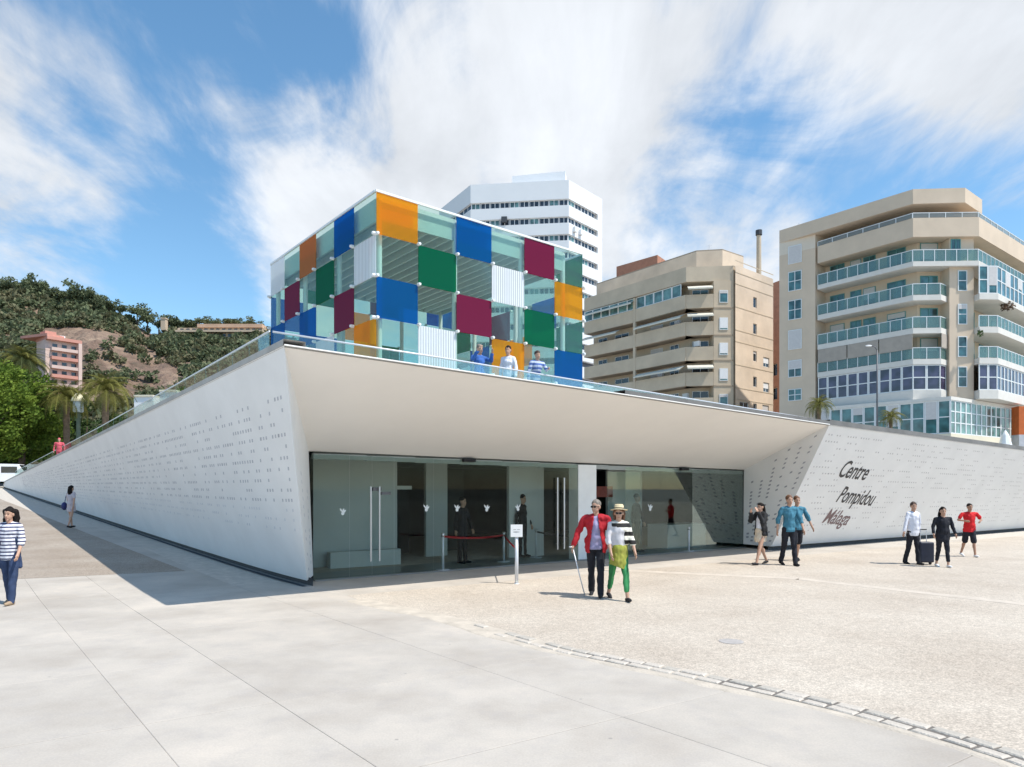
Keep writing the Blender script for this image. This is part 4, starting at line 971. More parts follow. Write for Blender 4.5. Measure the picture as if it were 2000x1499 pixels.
FPINE = foliage_mat('pine_green', (.09, .11, .06), (.19, .22, .115)); FOLIVE = foliage_mat('scrub_olive', (.12, .125, .07), (.23, .215, .12)); FBRIGHT = foliage_mat('leaf_bright', (.06, .11, .014), (.19, .26, .035)); FDARK = foliage_mat('leaf_dark', (.018, .036, .012), (.06, .10, .025))
MTRK = mat('bark', (.12, .085, .06), .9, .3, 3)
rh = random.Random(21)
import array
def clump_template(seed, n, flat=1.0):
    r = random.Random(seed); b = leaf_ball((0, 0, 0), (1, 1, .75*flat), n, r, .30); return b
TPL = [clump_template(s, 70) for s in range(5)]
fm = {0: ([], []), 1: ([], [])}
cnt = 0; tries = 0
while cnt < 4300 and tries < 50000:
    tries += 1
    y = rh.uniform(H0+6, H1+6); px = rh.uniform(-120, 640)
    x = (px-1000)/F*y; z = hill_z(x, y); py = HY-(z-EYE)/y*F
    if inpoly(px, py, ROCK):
        if rh.random() < .90: continue
    elif mnoise.noise(Vector((x*.045, y*.045, 9))) > .34 and rh.random() < .75: continue
    if 78 < px < 168 and 640 < py < 785: continue
    r = rh.uniform(1.1, 2.7); t = rh.choice(TPL); k = 0 if rh.random() < .62 else 1; V, Fc = fm[k]; n = len(V); a = rh.uniform(0, 6.28); ca, sa = math.cos(a), math.sin(a)
    hz = r*rh.uniform(.8, 1.3)
    V += [(x+(vx*ca-vy*sa)*r, y+(vx*sa+vy*ca)*r, z+hz*.6+vz*hz) for vx, vy, vz in t.v]; Fc += [tuple(n+i for i in f) for f in t.f]; cnt += 1
for k, (V, Fc) in fm.items():
    b = MB(); b.v = V; b.f = Fc; b.build('hillside_woodland' if k == 0 else 'hillside_scrub', FPINE if k == 0 else FOLIVE, label='dark pines covering the hillside' if k == 0 else 'olive scrub scattered over the hillside', cat='woodland', kind='stuff')
# pines one can tell apart along the ridge
crowns = []
for s in range(3):
    r_ = random.Random(40+s); b = MB()
    for _ in range(16):
        c = (r_.gauss(0, .5), r_.gauss(0, .5), r_.gauss(0, .22)); q = leaf_ball(c, (.52, .52, .32), 60, r_, .13); n = len(b.v); b.v += q.v; b.f += [tuple(n+i for i in f) for f in q.f]
    crowns.append(b.mesh('crown', FPINE))
tk = MB(); tk.tube([(0, 0, -1), (.02, 0, .5), (.0, .02, 1)], [.07, .05, .03], 7); tkm = tk.mesh('trunk', MTRK)
RID = [(15, 545, 4.4), (45, 552, 3.3), (62, 548, 4.6), (84, 556, 3.5), (108, 566, 3.6), (130, 571, 2.8), (152, 560, 5.2), (170, 570, 4.2), (190, 578, 3.2), (212, 584, 3.6), (236, 596, 2.7), (268, 600, 4.0), (288, 612, 3.6), (310, 626, 2.6), (333, 618, 3.4), (350, 623, 3.0), (372, 624, 3.2), (398, 621, 3.3), (424, 624, 3.2), (446, 622, 2.8), (462, 624, 3.2), (488, 623, 3.4), (508, 632, 2.6)]
RLAB = ['dark pine on the ridge cut close to the left edge of the view', 'low pine right beside the leftmost ridge pine', 'tall pine standing out at the top left of the ridge', 'pine on the ridge just right of the tall left one', 'pine over the ridge directly above the pink block', 'small pine in the dip of the ridge above the pink block', 'tallest crowned pine on the wooded ridge', 'broad pine touching the tallest ridge pine', 'pine on the falling ridge right of the tallest one', 'round pine halfway down the falling ridge', 'small pine in the gap of the falling ridge', 'large isolated pine on the lower ridge', 'pine leaning against the large isolated ridge pine', 'smallest pine just left of the sandy ridge tower', 'pine directly behind the sandy ridge tower', 'pine just right of the sandy ridge tower', 'umbrella pine between the sandy tower and the long ridge building', 'umbrella pine over the left end of the long ridge building', 'umbrella pine left of the middle of the long ridge building', 'umbrella pine over the middle of the long ridge building', 'umbrella pine right of the middle of the long ridge building', 'umbrella pine over the right end of the long ridge building', 'last small pine on the ridge beside the glass cube']
for i, (px, py, r) in enumerate(RID):
    Y = H1-2; x = (px-1000)/F*Y; zt = EYE+(HY-py)/F*Y; zg = hill_z(x, Y); h = max(zt-zg, r)
    side = None
    lab = RLAB[i]
    t = thing('pine_tree', lab, 'tree', (x, Y, zg), rh.uniform(0, 6), 'pines along the ridge above the long ridge building' if px > 330 else 'pines along the wooded ridge at the left')
    link('crown', crowns[i % 3], t, (0, 0, h-r*.45), (0, 0, rh.uniform(0, 6)), (r*.9, r*.9, r*.75 if px > 330 else r*1.0)); link('trunk', tkm, t, (0, 0, 0), (0, 0, 0), (h*.6, h*.6, h*.75))
# long pale building on the ridge
Yb = 262.0; OR_ = (W(420, Yb)[0], Yb, EYE+(HY-668)/F*Yb); BR_ = thing('ridge_building', 'long low sandy building with terraces on the hilltop', 'building', OR_)
MSAND = mat('sand_wall', (.56, .43, .31), .85, .12, .2)
def zpy(py, Y): return EYE+(HY-py)/F*Y
b = MB(); b.obox(W(385, Yb), W(512, Yb), -10, 0, zpy(640, Yb), zpy(633, Yb)); pbuild(b, 'roof', mat('roof_clay', (.62, .40, .27), .85, .15, .2), BR_, OR_)
b = MB(); b.obox(W(345, Yb), W(515, Yb), -9, -.8, zpy(672, Yb), zpy(640, Yb)); pbuild(b, 'wall', MSAND, BR_, OR_)
b = MB(); b.obox(W(345, Yb), W(515, Yb), -.7, 1.2, zpy(650, Yb), zpy(646, Yb)); pbuild(b, 'terrace', MSAND, BR_, OR_)
Lr_ = W(515, Yb)[0]-W(345, Yb)[0]
for i in range(14): window(BR_, OR_, W(345, Yb), W(515, Yb), 1+i*2.3, 2.5+i*2.3, zpy(658, Yb), zpy(651, Yb), MSAND, GDARK, 1, d=-.7)
for i in range(14): window(BR_, OR_, W(345, Yb), W(515, Yb), 1+i*2.3, 2.5+i*2.3, zpy(645.5, Yb), zpy(641, Yb), MSAND, GDARK, 1, d=-.7)
# small sandy tower on the ridge
b = MB(); b.obox(W(314, Yb), W(323, Yb), -2, 0, zpy(645, Yb), zpy(623, Yb)); b.obox(W(313, Yb), W(324, Yb), -2.1, .2, zpy(623, Yb), zpy(621, Yb)); b.build('ridge_tower', MSAND, label='small sandy watchtower stub on the ridge between the pines', cat='tower')
# pink block
Yp = 196.0; OP = (W(95, Yp)[0], Yp, zpy(790, Yp)); BP_ = thing('pink_block', 'slim pink apartment block with balconies against the hillside', 'building', OP)
MPINK = mat('pink_render', (.56, .27, .21), .85, .1, .3); MPINKL = mat('pink_render_light', (.62, .46, .40), .85, .1, .3)
k0, k1 = W(92, Yp-4), W(160, Yp+3)
b = MB(); b.obox(k0, k1, -8, -1.2, zpy(800, Yp), zpy(668, Yp)); pbuild(b, 'wall', MPINKL, BP_, OP)
b = MB(); b.obox(k0, k1, -8.5, .2, zpy(668, Yp), zpy(662, Yp)); pbuild(b, 'roof_slab', MPINK, BP_, OP)
b = MB(); b.obox(k0, k1, -6, -2, zpy(661.8, Yp), zpy(650, Yp), .2, 3.0); pbuild(b, 'rooftop_room', MPINK, BP_, OP)
b = MB(); b.obox(k0, k1, -6, -3, zpy(661.8, Yp), zpy(654, Yp), 4.2, 5.6); pbuild(b, 'rooftop_room', MWHITE, BP_, OP)
b = MB(); b.obox(W(40, Yp), k0, -5, 0, zpy(662, Yp), zpy(657, Yp)); pbuild(b, 'roof_terrace', MPINK, BP_, OP)
for i in range(7):
    z = zpy(688+i*17.2, Yp); b = MB(); b.obox(k0, k1, -1.18, 0, z, z+.9, 1.2, 8.6); pbuild(b, 'balcony', MPINK if i % 2 else MPINKL, BP_, OP)
    for s0 in (1.6, 4.0, 6.4): window(BP_, OP, k0, k1, s0, s0+1.4, z+.1, z+2.1, MPINKL, GDARK, 1, d=-1.15)
b = MB(); L = math.hypot(k1[0]-k0[0], k1[1]-k0[1]); b.obox(k0, k1, -1.2, .25, zpy(800, Yp), zpy(668.2, Yp), L-.9, L); pbuild(b, 'pier', MPINKL, BP_, OP)
# scattered white houses low on the slope
for (x0, x1, y0, y1, Y, lab) in ((262, 300, 792, 772, 100, 'low white wall beyond the railing beside the palms'), (312, 346, 778, 762, 95, 'flat white roof edge beyond the railing under the rocky slope')):
    b = MB(); b.obox(W(x0, Y), W(x1, Y), -4, 0, 2.5, zpy(y1, Y)-.25); o = b.build('white_building', MWHITE); o2 = MB(); o2.obox(W(x0, Y), W(x1, Y), -4.2, .2, zpy(y1, Y)-.25, zpy(y1, Y)); o2.build('roof_slab', MCREAM, o); tag(o, lab, 'building')

# ---------------------------------------------------------------- trees
def broadleaf(loc, h, r, m, label, seed, nclump=60, nleaf=110, ls=.22, group=None, squash=1.05):
    rr_ = random.Random(seed); t = thing('broadleaf_tree', label, 'tree', loc, 0, group)
    tr = MB(); zc = h-r*squash; tr.tube([(0, 0, -.3), (.1, 0, zc*.5), (0, .1, zc)], [r*.09, r*.07, r*.05], 9)
    for i in range(7):
        a = 2*PI*i/7+rr_.uniform(-.3, .3); tr.tube([(0, .05, zc*.55+i*.1), (math.cos(a)*r*.3, math.sin(a)*r*.3, zc*.9), (math.cos(a)*r*.7, math.sin(a)*r*.7, zc+r*.3*squash)], [r*.04, r*.03, r*.012], 6)
    tr.build('trunk', MTRK, t, True)
    b = MB()
    for _ in range(nclump):
        d = Vector((rr_.gauss(0, 1), rr_.gauss(0, 1), rr_.gauss(0, 1))).normalized()*rr_.uniform(.35, 1)
        c = (d.x*r, d.y*r, zc+d.z*r*squash); s = r*rr_.uniform(.16, .3); q = leaf_ball(c, (s, s, s*.75), nleaf, rr_, ls); n = len(b.v); b.v += q.v; b.f += [tuple(n+i for i in f) for f in q.f]
    b.build('crown', m, t); return t
broadleaf((*W(42, 76), 2.5), 12.7, 4.4, FBRIGHT, 'bright green leafy tree at the left beside the long wall', 1, 150, 130, .18, None, 1.22)
broadleaf((*W(-25, 70), 2.5), 13.2, 4.4, FBRIGHT, 'bright green tree cut off by the left edge of the view', 2, 110, 120, .18, None, 1.3)
broadleaf((*W(35, 84), 2.5), 9.5, 5.4, FDARK, 'dark shady tree under the bright green one', 3, 60, 110, .25)
broadleaf((*W(-30, 80), 2.5), 9.0, 5.0, FDARK, 'low dark tree at the very left behind the white van', 4, 50, 100, .25)
broadleaf((*W(95, 92), 2.5), 10.0, 4.6, FDARK, 'dark tree between the bright green tree and the palms', 5, 50, 110, .25)
broadleaf((*W(165, 100), 2.5), 12.0, 5.0, FDARK, 'dark tree behind the pair of palms', 6, 50, 110, .25)
broadleaf((*W(75, 118), 2.5), 19.5, 6.5, FDARK, 'tall dark tree in front of the pink block', 7, 60, 110, .3)
broadleaf((*W(215, 112), 2.5), 9.0, 4.4, FOLIVE, 'olive coloured tree behind the right palm', 8, 40, 100, .25)
FPALM = foliage_mat('palm_frond', (.11, .12, .025), (.30, .26, .07)); FPALM2 = foliage_mat('palm_frond_dark', (.04, .06, .02), (.11, .12, .04)); MPT = mat('palm_trunk', (.17, .12, .08), .95, .35, 4, bump=.8, bscale=8)
def frond_mesh(m, n=26, droop=1.15, seed=0):
    r = random.Random(seed); b = MB(); pts = []
    for i in range(n+1):
        t = i/n; a = droop*t*t*1.2-.35*(1-t); pts.append(Vector((t*math.cos(droop*t*.6), 0, .28*math.sin(PI*min(1, t*.75))-droop*.45*t*t)))
    for i in range(n):
        p, q = pts[i], pts[i+1]; w = .008; b.quad(p+Vector((0, -w, 0)), q+Vector((0, -w, 0)), q+Vector((0, w, 0)), p+Vector((0, w, 0)))
        t = (i+.5)/n
        if t < .12: continue
        ll = .26*math.sin(PI*(t*.85+.12))*r.uniform(.85, 1.1)
        for s in (-1, 1):
            d = (q-p).normalized(); tip = p+d*ll*.55+Vector((0, s*ll*.8, -ll*.42)); e = d*.022; b.quad(p, p+e, tip)
    return b.mesh('frond', m)
FR = [frond_mesh(FPALM, 26, 1.1, 1), frond_mesh(FPALM, 26, 1.5, 2), frond_mesh(FPALM2, 26, 1.3, 3)]
def palm(loc, h, L, label, seed, nf=46, group=None, dark=False):
    r = random.Random(seed); t = thing('palm_tree', label, 'palm', loc, 0, group); b = MB(); k = 14; tr = L*.075
    b.tube([(math.sin(i*.3)*.03, 0, -.3+(h+.3)*i/k) for i in range(k+1)], [tr*(1.25 if i % 2 else 1.05)*(1.2 if i < 2 or i > k-2 else 1) for i in range(k+1)], 10); b.build('trunk', MPT, t, True)
    for i in range(nf):
        a = i*2.39996; e = -1.2+1.7*(i/nf)**.9   # pitch: upright to hanging
        link('frond', FR[2] if dark and i % 2 else FR[i % 3 if i > nf*.6 else i % 2], t, (0, 0, h), (0, e+r.uniform(-.1, .1), a), (L*r.uniform(.88, 1.08),)*3)
    return t
palm((*W(45, 98), 2.6), 17.0, 4.6, 'tall dark palm in front of the hillside at the left', 1, 60, dark=True)
palm((*W(130, 74), 2.6), 8.8, 3.7, 'short palm left of the domed kiosk', 2)
palm((*W(206, 72), 2.6), 9.3, 3.9, 'golden green palm right of the domed kiosk', 3)
palm((*W(1600, 46), 3.2), 4.3, 1.35, 'low palm in front of the right block beside its left end', 4, 34)
palm((*W(1740, 47), 3.2), 3.6, 1.2, 'low palm right of the street lamp', 5, 34)
palm((*W(1437, 50), 3.3), 4.3, .8, 'small palm peeping over the roof edge before the tan block', 6, 26)
palm((*W(1468, 50), 3.3), 3.9, .6, 'tiny palm at the foot of the tan block flank', 7, 22)
# domed kiosk
kx, ky = W(153, 73); zk = zpy(850, 73); kd = thing('domed_kiosk', 'small kiosk tower with a cream dome between two palms', 'kiosk', (kx, ky, 2.6))
z0 = zpy(806, 73)-2.6; z1 = zpy(785, 73)-2.6; z2 = zpy(769, 73)-2.6
b = MB(); b.lathe([(.22, 0), (.2, z0)], (0, 0), 14); b.build('shaft', mat('kiosk_teal', (.10, .13, .09), .6, .1, 2), kd, True)
b = MB(); b.lathe([(.35, z0), (.5, z0+.1), (.5, z1-.1), (.5, z1)], (0, 0), 16); b.build('drum', mat('kiosk_blue', (.42, .50, .52), .6, .1, 2), kd, True)
b = MB(); b.lathe([(.66, z1), (.68, z1+.08), (.6, z1+.35), (.42, z1+.6), (.2, z2), (0, z2+.05)], (0, 0), 16); b.build('dome', mat('dome_cream', (.72, .66, .44), .5, .06, 2), kd, True)
# street lamp at the right
lx, ly = W(1713, 47); lz = 3.2; lm = thing('street_lamp', 'slim grey street lamp in front of the right block', 'street lamp', (lx, ly, lz)); h = zpy(676, 47)-lz
b = MB(); b.tube([(0, 0, 0), (0, 0, h*.6), (0, 0, h-.3)], [.075, .06, .045], 8); b.build('pole', mat('lamp_grey', (.13, .13, .14), .5, .1, 3), lm, True)
b = MB(); b.tube([(0, 0, h-.35), (-.12, 0, h-.1), (-.38, 0, h)], .035, 7); b.build('arm', bpy.data.materials['lamp_grey'], lm, True)
b = MB(); b.ell((-.58, 0, h), (.24, .1, .06), 12, 6); b.build('lamp_head', MWHITE, lm, True)
# orange kiosk and white parasol at the far right, white van at the far left
ox, oy = W(1994, 66); ok = thing('orange_stand', 'orange and grey street stand cut off by the right edge', 'stand', (ox, oy, 3.0))
b = MB(); b.box(-.5, -.4, zpy(850, 66)-3, .9, .6, zpy(795, 66)-3); b.build('panel', mat('orange_paint', (.55, .13, .03), .6, .15, 2), ok)
b = MB(); b.box(-.5, -.42, 0, .9, .6, zpy(850, 66)-3.002); b.build('counter', mat('stand_grey', (.5, .5, .52), .6, .1, 2), ok)
wx, wy = W(1963, 62); ws = thing('folded_parasol', 'white folded parasol standing before the cream ground floor', 'parasol', (wx, wy, 3.0))
b = MB(); b.tube([(0, 0, 0), (0, 0, 4.2)], .04, 6); b.build('pole', MPOST, ws); b = MB(); b.lathe([(.05, 4.3), (.28, 3.9), (.62, 2.6), (.55, 1.2), (.5, 1.15)], (0, 0), 9); b.build('canopy', MWHITE, ws)
vx, vy = W(14, 67); van = thing('parked_van', 'white parked van under the dark trees at far left', 'van', (vx, vy, 2.25), .35)
b = MB(); prof = [(-2.4, .45), (2.4, .45), (2.5, 1.1), (1.75, 1.25), (1.15, 2.15), (-2.4, 2.2)]
for sgn in (0,):
    n = len(prof); b.v = [(x, -.95, z) for x, z in prof]+[(x, .95, z) for x, z in prof]; b.f = [tuple(range(n)), tuple(range(n, 2*n))[::-1]]+[(i, n+i, n+(i+1) % n, (i+1) % n) for i in range(n)]
b.build('body', MWHITE, van)
for sx in (-1.5, 1.5):
    for sy in (-.9, .9):
        b = MB(); b.tube([(sx, sy-.1, .36), (sx, sy+.1, .36)], .36, 14); b.build('wheel', MBLACK, van)
b = MB(); b.box(-.2, -.97, 1.3, 1.1, -.952, 1.9); b.build('side_window', GDARK, van); b = MB(); b.quad((1.79, -.8, 1.29), (1.79, .8, 1.29), (1.22, .75, 2.08), (1.22, -.75, 2.08)); b.v = [(x+.02, y, z+.02) for x, y, z in b.v]; b.build('windscreen', GDARK, van)

# ---------------------------------------------------------------- queue posts and sign
def post(px, py_top, py_foot, label, name='queue_post', Y=None, group=None):
    p = gp(px, py_foot); t = thing(name, label, 'post', tuple(p), 0, group); h = EYE+(HY-py_top)/F*p.y-p.z
    b = MB(); b.lathe([(0, .03), (.17, .03), (.18, .0)], (0, 0), 18); b.build('base', MPOST, t, True)
    b = MB(); b.tube([(0, 0, .02), (0, 0, h)], .034, 12); b.build('pole', MPOST, t, True)
    b = MB(); b.tube([(0, 0, h-.09), (0, 0, h+.01)], .04, 12); b.build('tape_head', MSTEEL, t, True)
    return t, p, h
pA, gA, hA = post(865, 1042, 1115, 'silver queue post at the left end of the red tape')
pB, gB, hB = post(984, 1040, 1098, 'silver queue post halfway along the red tape, behind the glass door line')
pC, gC, hC = post(1047, 1034, 1090, 'silver queue post where the dark tape starts')
pD, gD, hD = post(1130, 1046, 1092, 'silver queue post behind the man in red, holding the dark tape')
pE, gE, hE = post(1345, 1030, 1078, 'slim silver post before the reflecting glass at the right')
gS = gp(1009, 1141); sg = thing('sign_stand', 'white square notice on a slim silver pole before the entrance', 'sign', tuple(gS)); hs = EYE+(HY-1048)/F*gS.y
b = MB(); b.lathe([(0, .02), (.05, .02), (.05, .0)], (0, 0), 14); b.build('base', MPOST, sg, True); b = MB(); b.tube([(0, 0, 0), (0, 0, hs)], .038, 12); b.build('pole', MPOST, sg, True)
b = MB(); b.box(-.125, -.05, hs-.01, .125, -.035, hs+.25); bd = b.build('board', MWHITE, sg)
b = MB()
for i, (x0, x1) in enumerate(((-.07, -.01), (.01, .07), (-.07, .02), (-.05, .06))): b.box(x0, -.0525, hs+.14-.03*(i//2)-(.0 if i < 2 else .02), x1, -.0505, hs+.152-.03*(i//2)-(.0 if i < 2 else .02))
b.build('print', mat('print_grey', (.42, .42, .42), .7, .05, 9), bd)
def tape(p, hp, q, hq, sag, m, label, name='barrier_tape'):
    b = MB(); n = 14; P = []
    for i in range(n+1):
        t = i/n; c = Vector((p.x, p.y, p.z+hp-.05)).lerp(Vector((q.x, q.y, q.z+hq-.05)), t); c.z -= sag*4*t*(1-t); P.append(c)
    d = (q-p).normalized(); w = Vector((d.y, -d.x, 0))*.002
    for i in range(n):
        for s in (1, -1): b.quad(P[i]+w*s, P[i+1]+w*s, P[i+1]+w*s-Vector((0, 0, .05)), P[i]+w*s-Vector((0, 0, .05)))
    tag(b.build(name, m), label, 'tape')
gS2 = Vector((gS.x, gS.y, 0))
tape(gA, hA, gB, hB, .06, MRED, 'red tape stretched from the left queue post'); tape(gB, hB, gS2, hB, .02, MRED, 'short red tape reaching to the notice pole')
tape(gC, hC, gD, hD, .01, MBLACK, 'dark tape stretched behind the man in red')
# ---------------------------------------------------------------- people
SKIN = mat('skin', (.50, .30, .21), .6, .08, 6); SKIN2 = mat('skin_tanned', (.40, .225, .15), .6, .08, 6)
def remeshed(b, name, m, parent, voxel, smooth=2, cut=None, disp=0, **k):
    me = b.mesh(name+'_source', m, True); o = bpy.data.objects.new(name+'_source', me); COL.objects.link(o)
    r = o.modifiers.new('r', 'REMESH'); r.mode = 'VOXEL'; r.voxel_size = voxel; r.use_smooth_shade = True
    if smooth: s = o.modifiers.new('s', 'SMOOTH'); s.iterations = smooth; s.factor = .5
    dg = bpy.context.evaluated_depsgraph_get(); m2 = bpy.data.meshes.new_from_object(o.evaluated_get(dg)); bpy.data.objects.remove(o); bpy.data.meshes.remove(me)
    m2.name = name
    if cut or disp:
        bm = bmesh.new(); bm.from_mesh(m2)
        for (pt, no) in (cut or []): bmesh.ops.bisect_plane(bm, geom=bm.verts[:]+bm.edges[:]+bm.faces[:], plane_co=pt, plane_no=no, clear_outer=True)
        if disp:
            bm.normal_update()
            for v in bm.verts:
                q = v.co*9; w_ = v.co*22; w_.z *= .6; v.co += v.normal*disp*(mnoise.noise(q)*1.2+mnoise.noise(w_)*.7)
        bm.to_mesh(m2); bm.free()
    m2.materials.clear(); m2.materials.append(m)
    ob = bpy.data.objects.new(name, m2); COL.objects.link(ob); ob.parent = parent
    return tag(ob, **k)
def V3(*a): return Vector(a)
def person(loc, face, H, label, lleg=(20, 5), rleg=(-18, 14), larm=None, rarm=None, top=None, bottom='trousers', botm=None, topm=None, hair='short', hairm=None, skin=SKIN,
           jacket=None, shoes=None, fem=False, vox=.011, sleeves='long', hat=None, glasses=False, lean=0, hem=.80, group=None, stance=.09, wide=1.0, look=0, head_tilt=0, coat_hem=.84, inner=None):
    """local frame: x = the person's left, -y = forward. face: heading in degrees (0 = towards the camera)"""
    k = H/1.725; t = thing('person', label, 'person', tuple(loc), math.radians(face), group)
    sw = (.165 if fem else .195)*wide; hw = .085
    pel = V3(0, 0, .93); ch = V3(0, math.sin(math.radians(lean))*-.4, 1.30); nk = ch+V3(0, -.005, .19); hd = nk+V3(0, -.02, .118)
    legs = []
    for s, (a, kb) in ((1, lleg), (-1, rleg)):
        hip = V3(s*hw, 0, .90); a = math.radians(a); kn = hip+V3(s*.005, -math.sin(a)*.42, -math.cos(a)*.42); c = a-math.radians(kb)
        an = kn+V3(s*(stance-hw), -math.sin(c)*.41, -math.cos(c)*.41); legs.append([hip, kn, an, c])
    low = min(l[2].z for l in legs)-.075
    for l in legs:
        for i in range(3): l[i] = l[i]-V3(0, 0, low)
    dz = V3(0, 0, -low); pel += dz; ch += dz; nk += dz; hd += dz
    arms = []
    for s, ar in ((1, larm), (-1, rarm)):
        sh = ch+V3(s*(sw-.012), 0, .108)
        if ar is None: ar = (8*s if True else 0, 12)
        if len(ar) == 2: # (swing forward degrees, elbow bend)
            a = math.radians(ar[0]); e = a+math.radians(ar[1]); el = sh+V3(s*.075, -math.sin(a)*.28, -math.cos(a)*.28); ha = el+V3(s*.015, -math.sin(e)*.25, -math.cos(e)*.25)
        else: # explicit elbow and wrist offsets from the shoulder
            el = sh+V3(*ar[:3]); ha = sh+V3(*ar[3:])
        arms.append([sh, el, ha])
    def sc(b): b.v = [(x*k, y*k, z*k) for x, y, z in b.v]; return b
    # ---- one continuous body
    b = MB()
    b.ell(pel, (.145*wide, .10, .12)); b.ell(pel+V3(0, 0, .15), (.12*wide, .09, .16)); b.ell(ch, (.15*wide, .10, .17)); b.ell(ch+V3(0, 0, .09), (sw*.9, .085, .075))
    for s in (-1, 1): b.cap(nk-V3(s*-.02, 0, .045), ch+V3(s*(sw-.03), 0, .115), .042, .036)
    b.cap(nk-V3(0, 0, .06), nk+V3(0, -.01, .06), .055, .05)
    Rh = Matrix.Rotation(math.radians(look), 3, 'Z') @ Matrix.Rotation(math.radians(head_tilt), 3, 'X')
    def hp(x, y, z): return hd+Rh @ V3(x, y, z)
    b.ell(hp(0, .01, .03), (.074, .092, .10), 14, 10, Rh); b.ell(hp(0, -.02, -.03), (.058, .068, .078), 14, 10, Rh); b.cap(hp(0, -.078, .0), hp(0, -.098, -.025), .011, .014, 6)
    b.ell(hp(0, -.075, -.065), (.022, .014, .012), 8, 6, Rh); b.ell(hp(0, -.062, -.095), (.025, .02, .018), 8, 6, Rh)
    for s in (-1, 1): b.ell(hp(s*.076, .01, .0), (.012, .022, .032), 8, 6, Rh)
    for hip, kn, an, c in legs:
        b.cap(hip, kn, .074, .050); b.cap(kn, an, .048, .034); m_ = kn.lerp(an, .3)+V3(0, .016, 0)
        if bottom in ('shorts', 'skirt'): b.ell(m_, (.047, .050, .09))
        fw = V3(0, -math.cos(c), math.sin(c)*.6); b.cap(an+V3(0, .02, -.04), an+fw*.13+V3(0, 0, -.045), .036, .03)
    for s, (sh, el, ha) in zip((1, -1), arms):
        b.cap(sh, el, .042, .036); b.cap(el, ha, .037, .025); d = (ha-el).normalized(); pc = ha+d*.055
        side = V3(1, 0, 0)*s; fwd = d.cross(side).normalized(); side = fwd.cross(d).normalized()
        # palm, four bent fingers of unequal length, thumb from the side of the palm
        b.cap(ha, pc, .022, .026); b.cap(ha+fwd*.012, pc+fwd*.02+d*.012, .018, .018); b.cap(ha-fwd*.012, pc-fwd*.02+d*.008, .018, .018)
        for i, (o_, ln) in enumerate(((-.03, .062), (-.01, .078), (.01, .083), (.03, .072))):
            r0 = pc+fwd*o_+d*.02; m1 = r0+d*ln*.55; m2 = m1+(d*.8-side*.6).normalized()*ln*.5; fr = max(.0085, vox*.95); b.cap(r0, m1, fr, fr, 6); b.cap(m1, m2, fr, fr*.85, 6)
        tb = ha+d*.03-fwd*.0+(-V3(0, 1, 0)*.02); b.cap(tb, tb+(d*.6+V3(0, -.8, 0)).normalized()*.05, max(.011, vox), max(.0095, vox*.95), 6)
    remeshed(sc(b), 'body', skin, t, vox*k)
    # ---- clothes
    def torso(b, e, zlow, flare=0.0):
        b.ell(ch, (.15*wide+e, .10+e, .17+e)); b.ell(ch+V3(0, 0, .09), (sw*.9+e, .085+e, .07+e))
        for s in (-1, 1): b.cap(nk-V3(s*-.03, 0, .055), ch+V3(s*(sw-.03), 0, .112), .036+e, .034+e)
        b.cap(ch+V3(0, 0, .0), pel+V3(0, 0, .12), .118*wide+e, .115*wide+e)
        if fem: b.ell(ch+V3(0, -.055, -.01), (.115+e, .065+e, .075+e))
        if zlow < 1.0: b.ell(pel+V3(0, 0, .06), (.145*wide+e+flare, .11+e+flare, .14+(1.0-zlow)*.4)); b.ell(pel+V3(0, .0, -.04), (.15*wide+e+flare, .112+e+flare, max(.06, .93-.04-zlow+.12)))
    def sleeve(b, e, kind):
        for sh, el, ha in arms:
            if kind == 'none': b.cap(sh, sh+(el-sh)*.1, .05+e, .048+e)
            elif kind == 'short': b.cap(sh, sh+(el-sh)*.62, .044+e, .052+e)
            elif kind == 'elbow': b.cap(sh, el, .043+e, .05+e); b.cap(el, el+(ha-el)*.25, .045+e, .046+e)
            else: b.cap(sh, el, .043+e, .042+e); b.cap(el, el+(ha-el)*.92, .041+e, .034+e)
    if topm:
        b = MB(); torso(b, .016, hem); sleeve(b, .010 if not jacket else -.004, sleeves if not jacket else 'short')
        remeshed(sc(b), 'shirt', topm, t, .012*k, 2, [((0, 0, (hem-low)*k), (0, 0, -1)), ((0, 0, (nk.z+.005)*k), (0, 0, 1))], .012*k)
    if jacket:
        b = MB(); torso(b, .036, coat_hem, .01); sleeve(b, .020, 'long')
        m2 = remeshed(sc(b), 'jacket', jacket, t, .012*k, 1, [((0, 0, (coat_hem-low)*k), (0, 0, -1)), ((0, 0, (nk.z+.03)*k), (0, 0, 1))], .016*k)
        if inner:  # open front: the shirt shows between the jacket edges
            bm = bmesh.new(); bm.from_mesh(m2.data)
            zc = ch.z*k; dl = [f for f in bm.faces if f.calc_center_median().y < -.04*k and abs(f.calc_center_median().x-.01) < (.035+.085*max(0, min(1, (zc+.12*k-f.calc_center_median().z)/(.5*k))))*k and abs(f.calc_center_median().x) < .13*k]
            bmesh.ops.delete(bm, geom=dl, context='FACES'); bm.to_mesh(m2.data); bm.free()
            so = m2.modifiers.new('thickness', 'SOLIDIFY'); so.thickness = .012
    if bottom in ('trousers', 'shorts', 'cropped'):
        b = MB(); b.ell(pel+V3(0, 0, -.005), (.158*wide, .115, .12)); cutz = None
        for hip, kn, an, c in legs:
            if bottom == 'trousers': b.cap(hip, kn, .096, .068); b.cap(kn, an+V3(0, 0, -.01), .067, .058)
            elif bottom == 'cropped': b.cap(hip, kn, .092, .062); b.cap(kn, kn.lerp(an, .7), .060, .05)
            else: b.cap(hip, hip.lerp(kn, .92), .10, .088)
        remeshed(sc(b), 'trousers' if bottom != 'shorts' else 'shorts', botm, t, .012*k, 1, [((0, 0, (pel.z+.10)*k), (0, 0, 1))], .009*k)
    elif bottom == 'skirt':
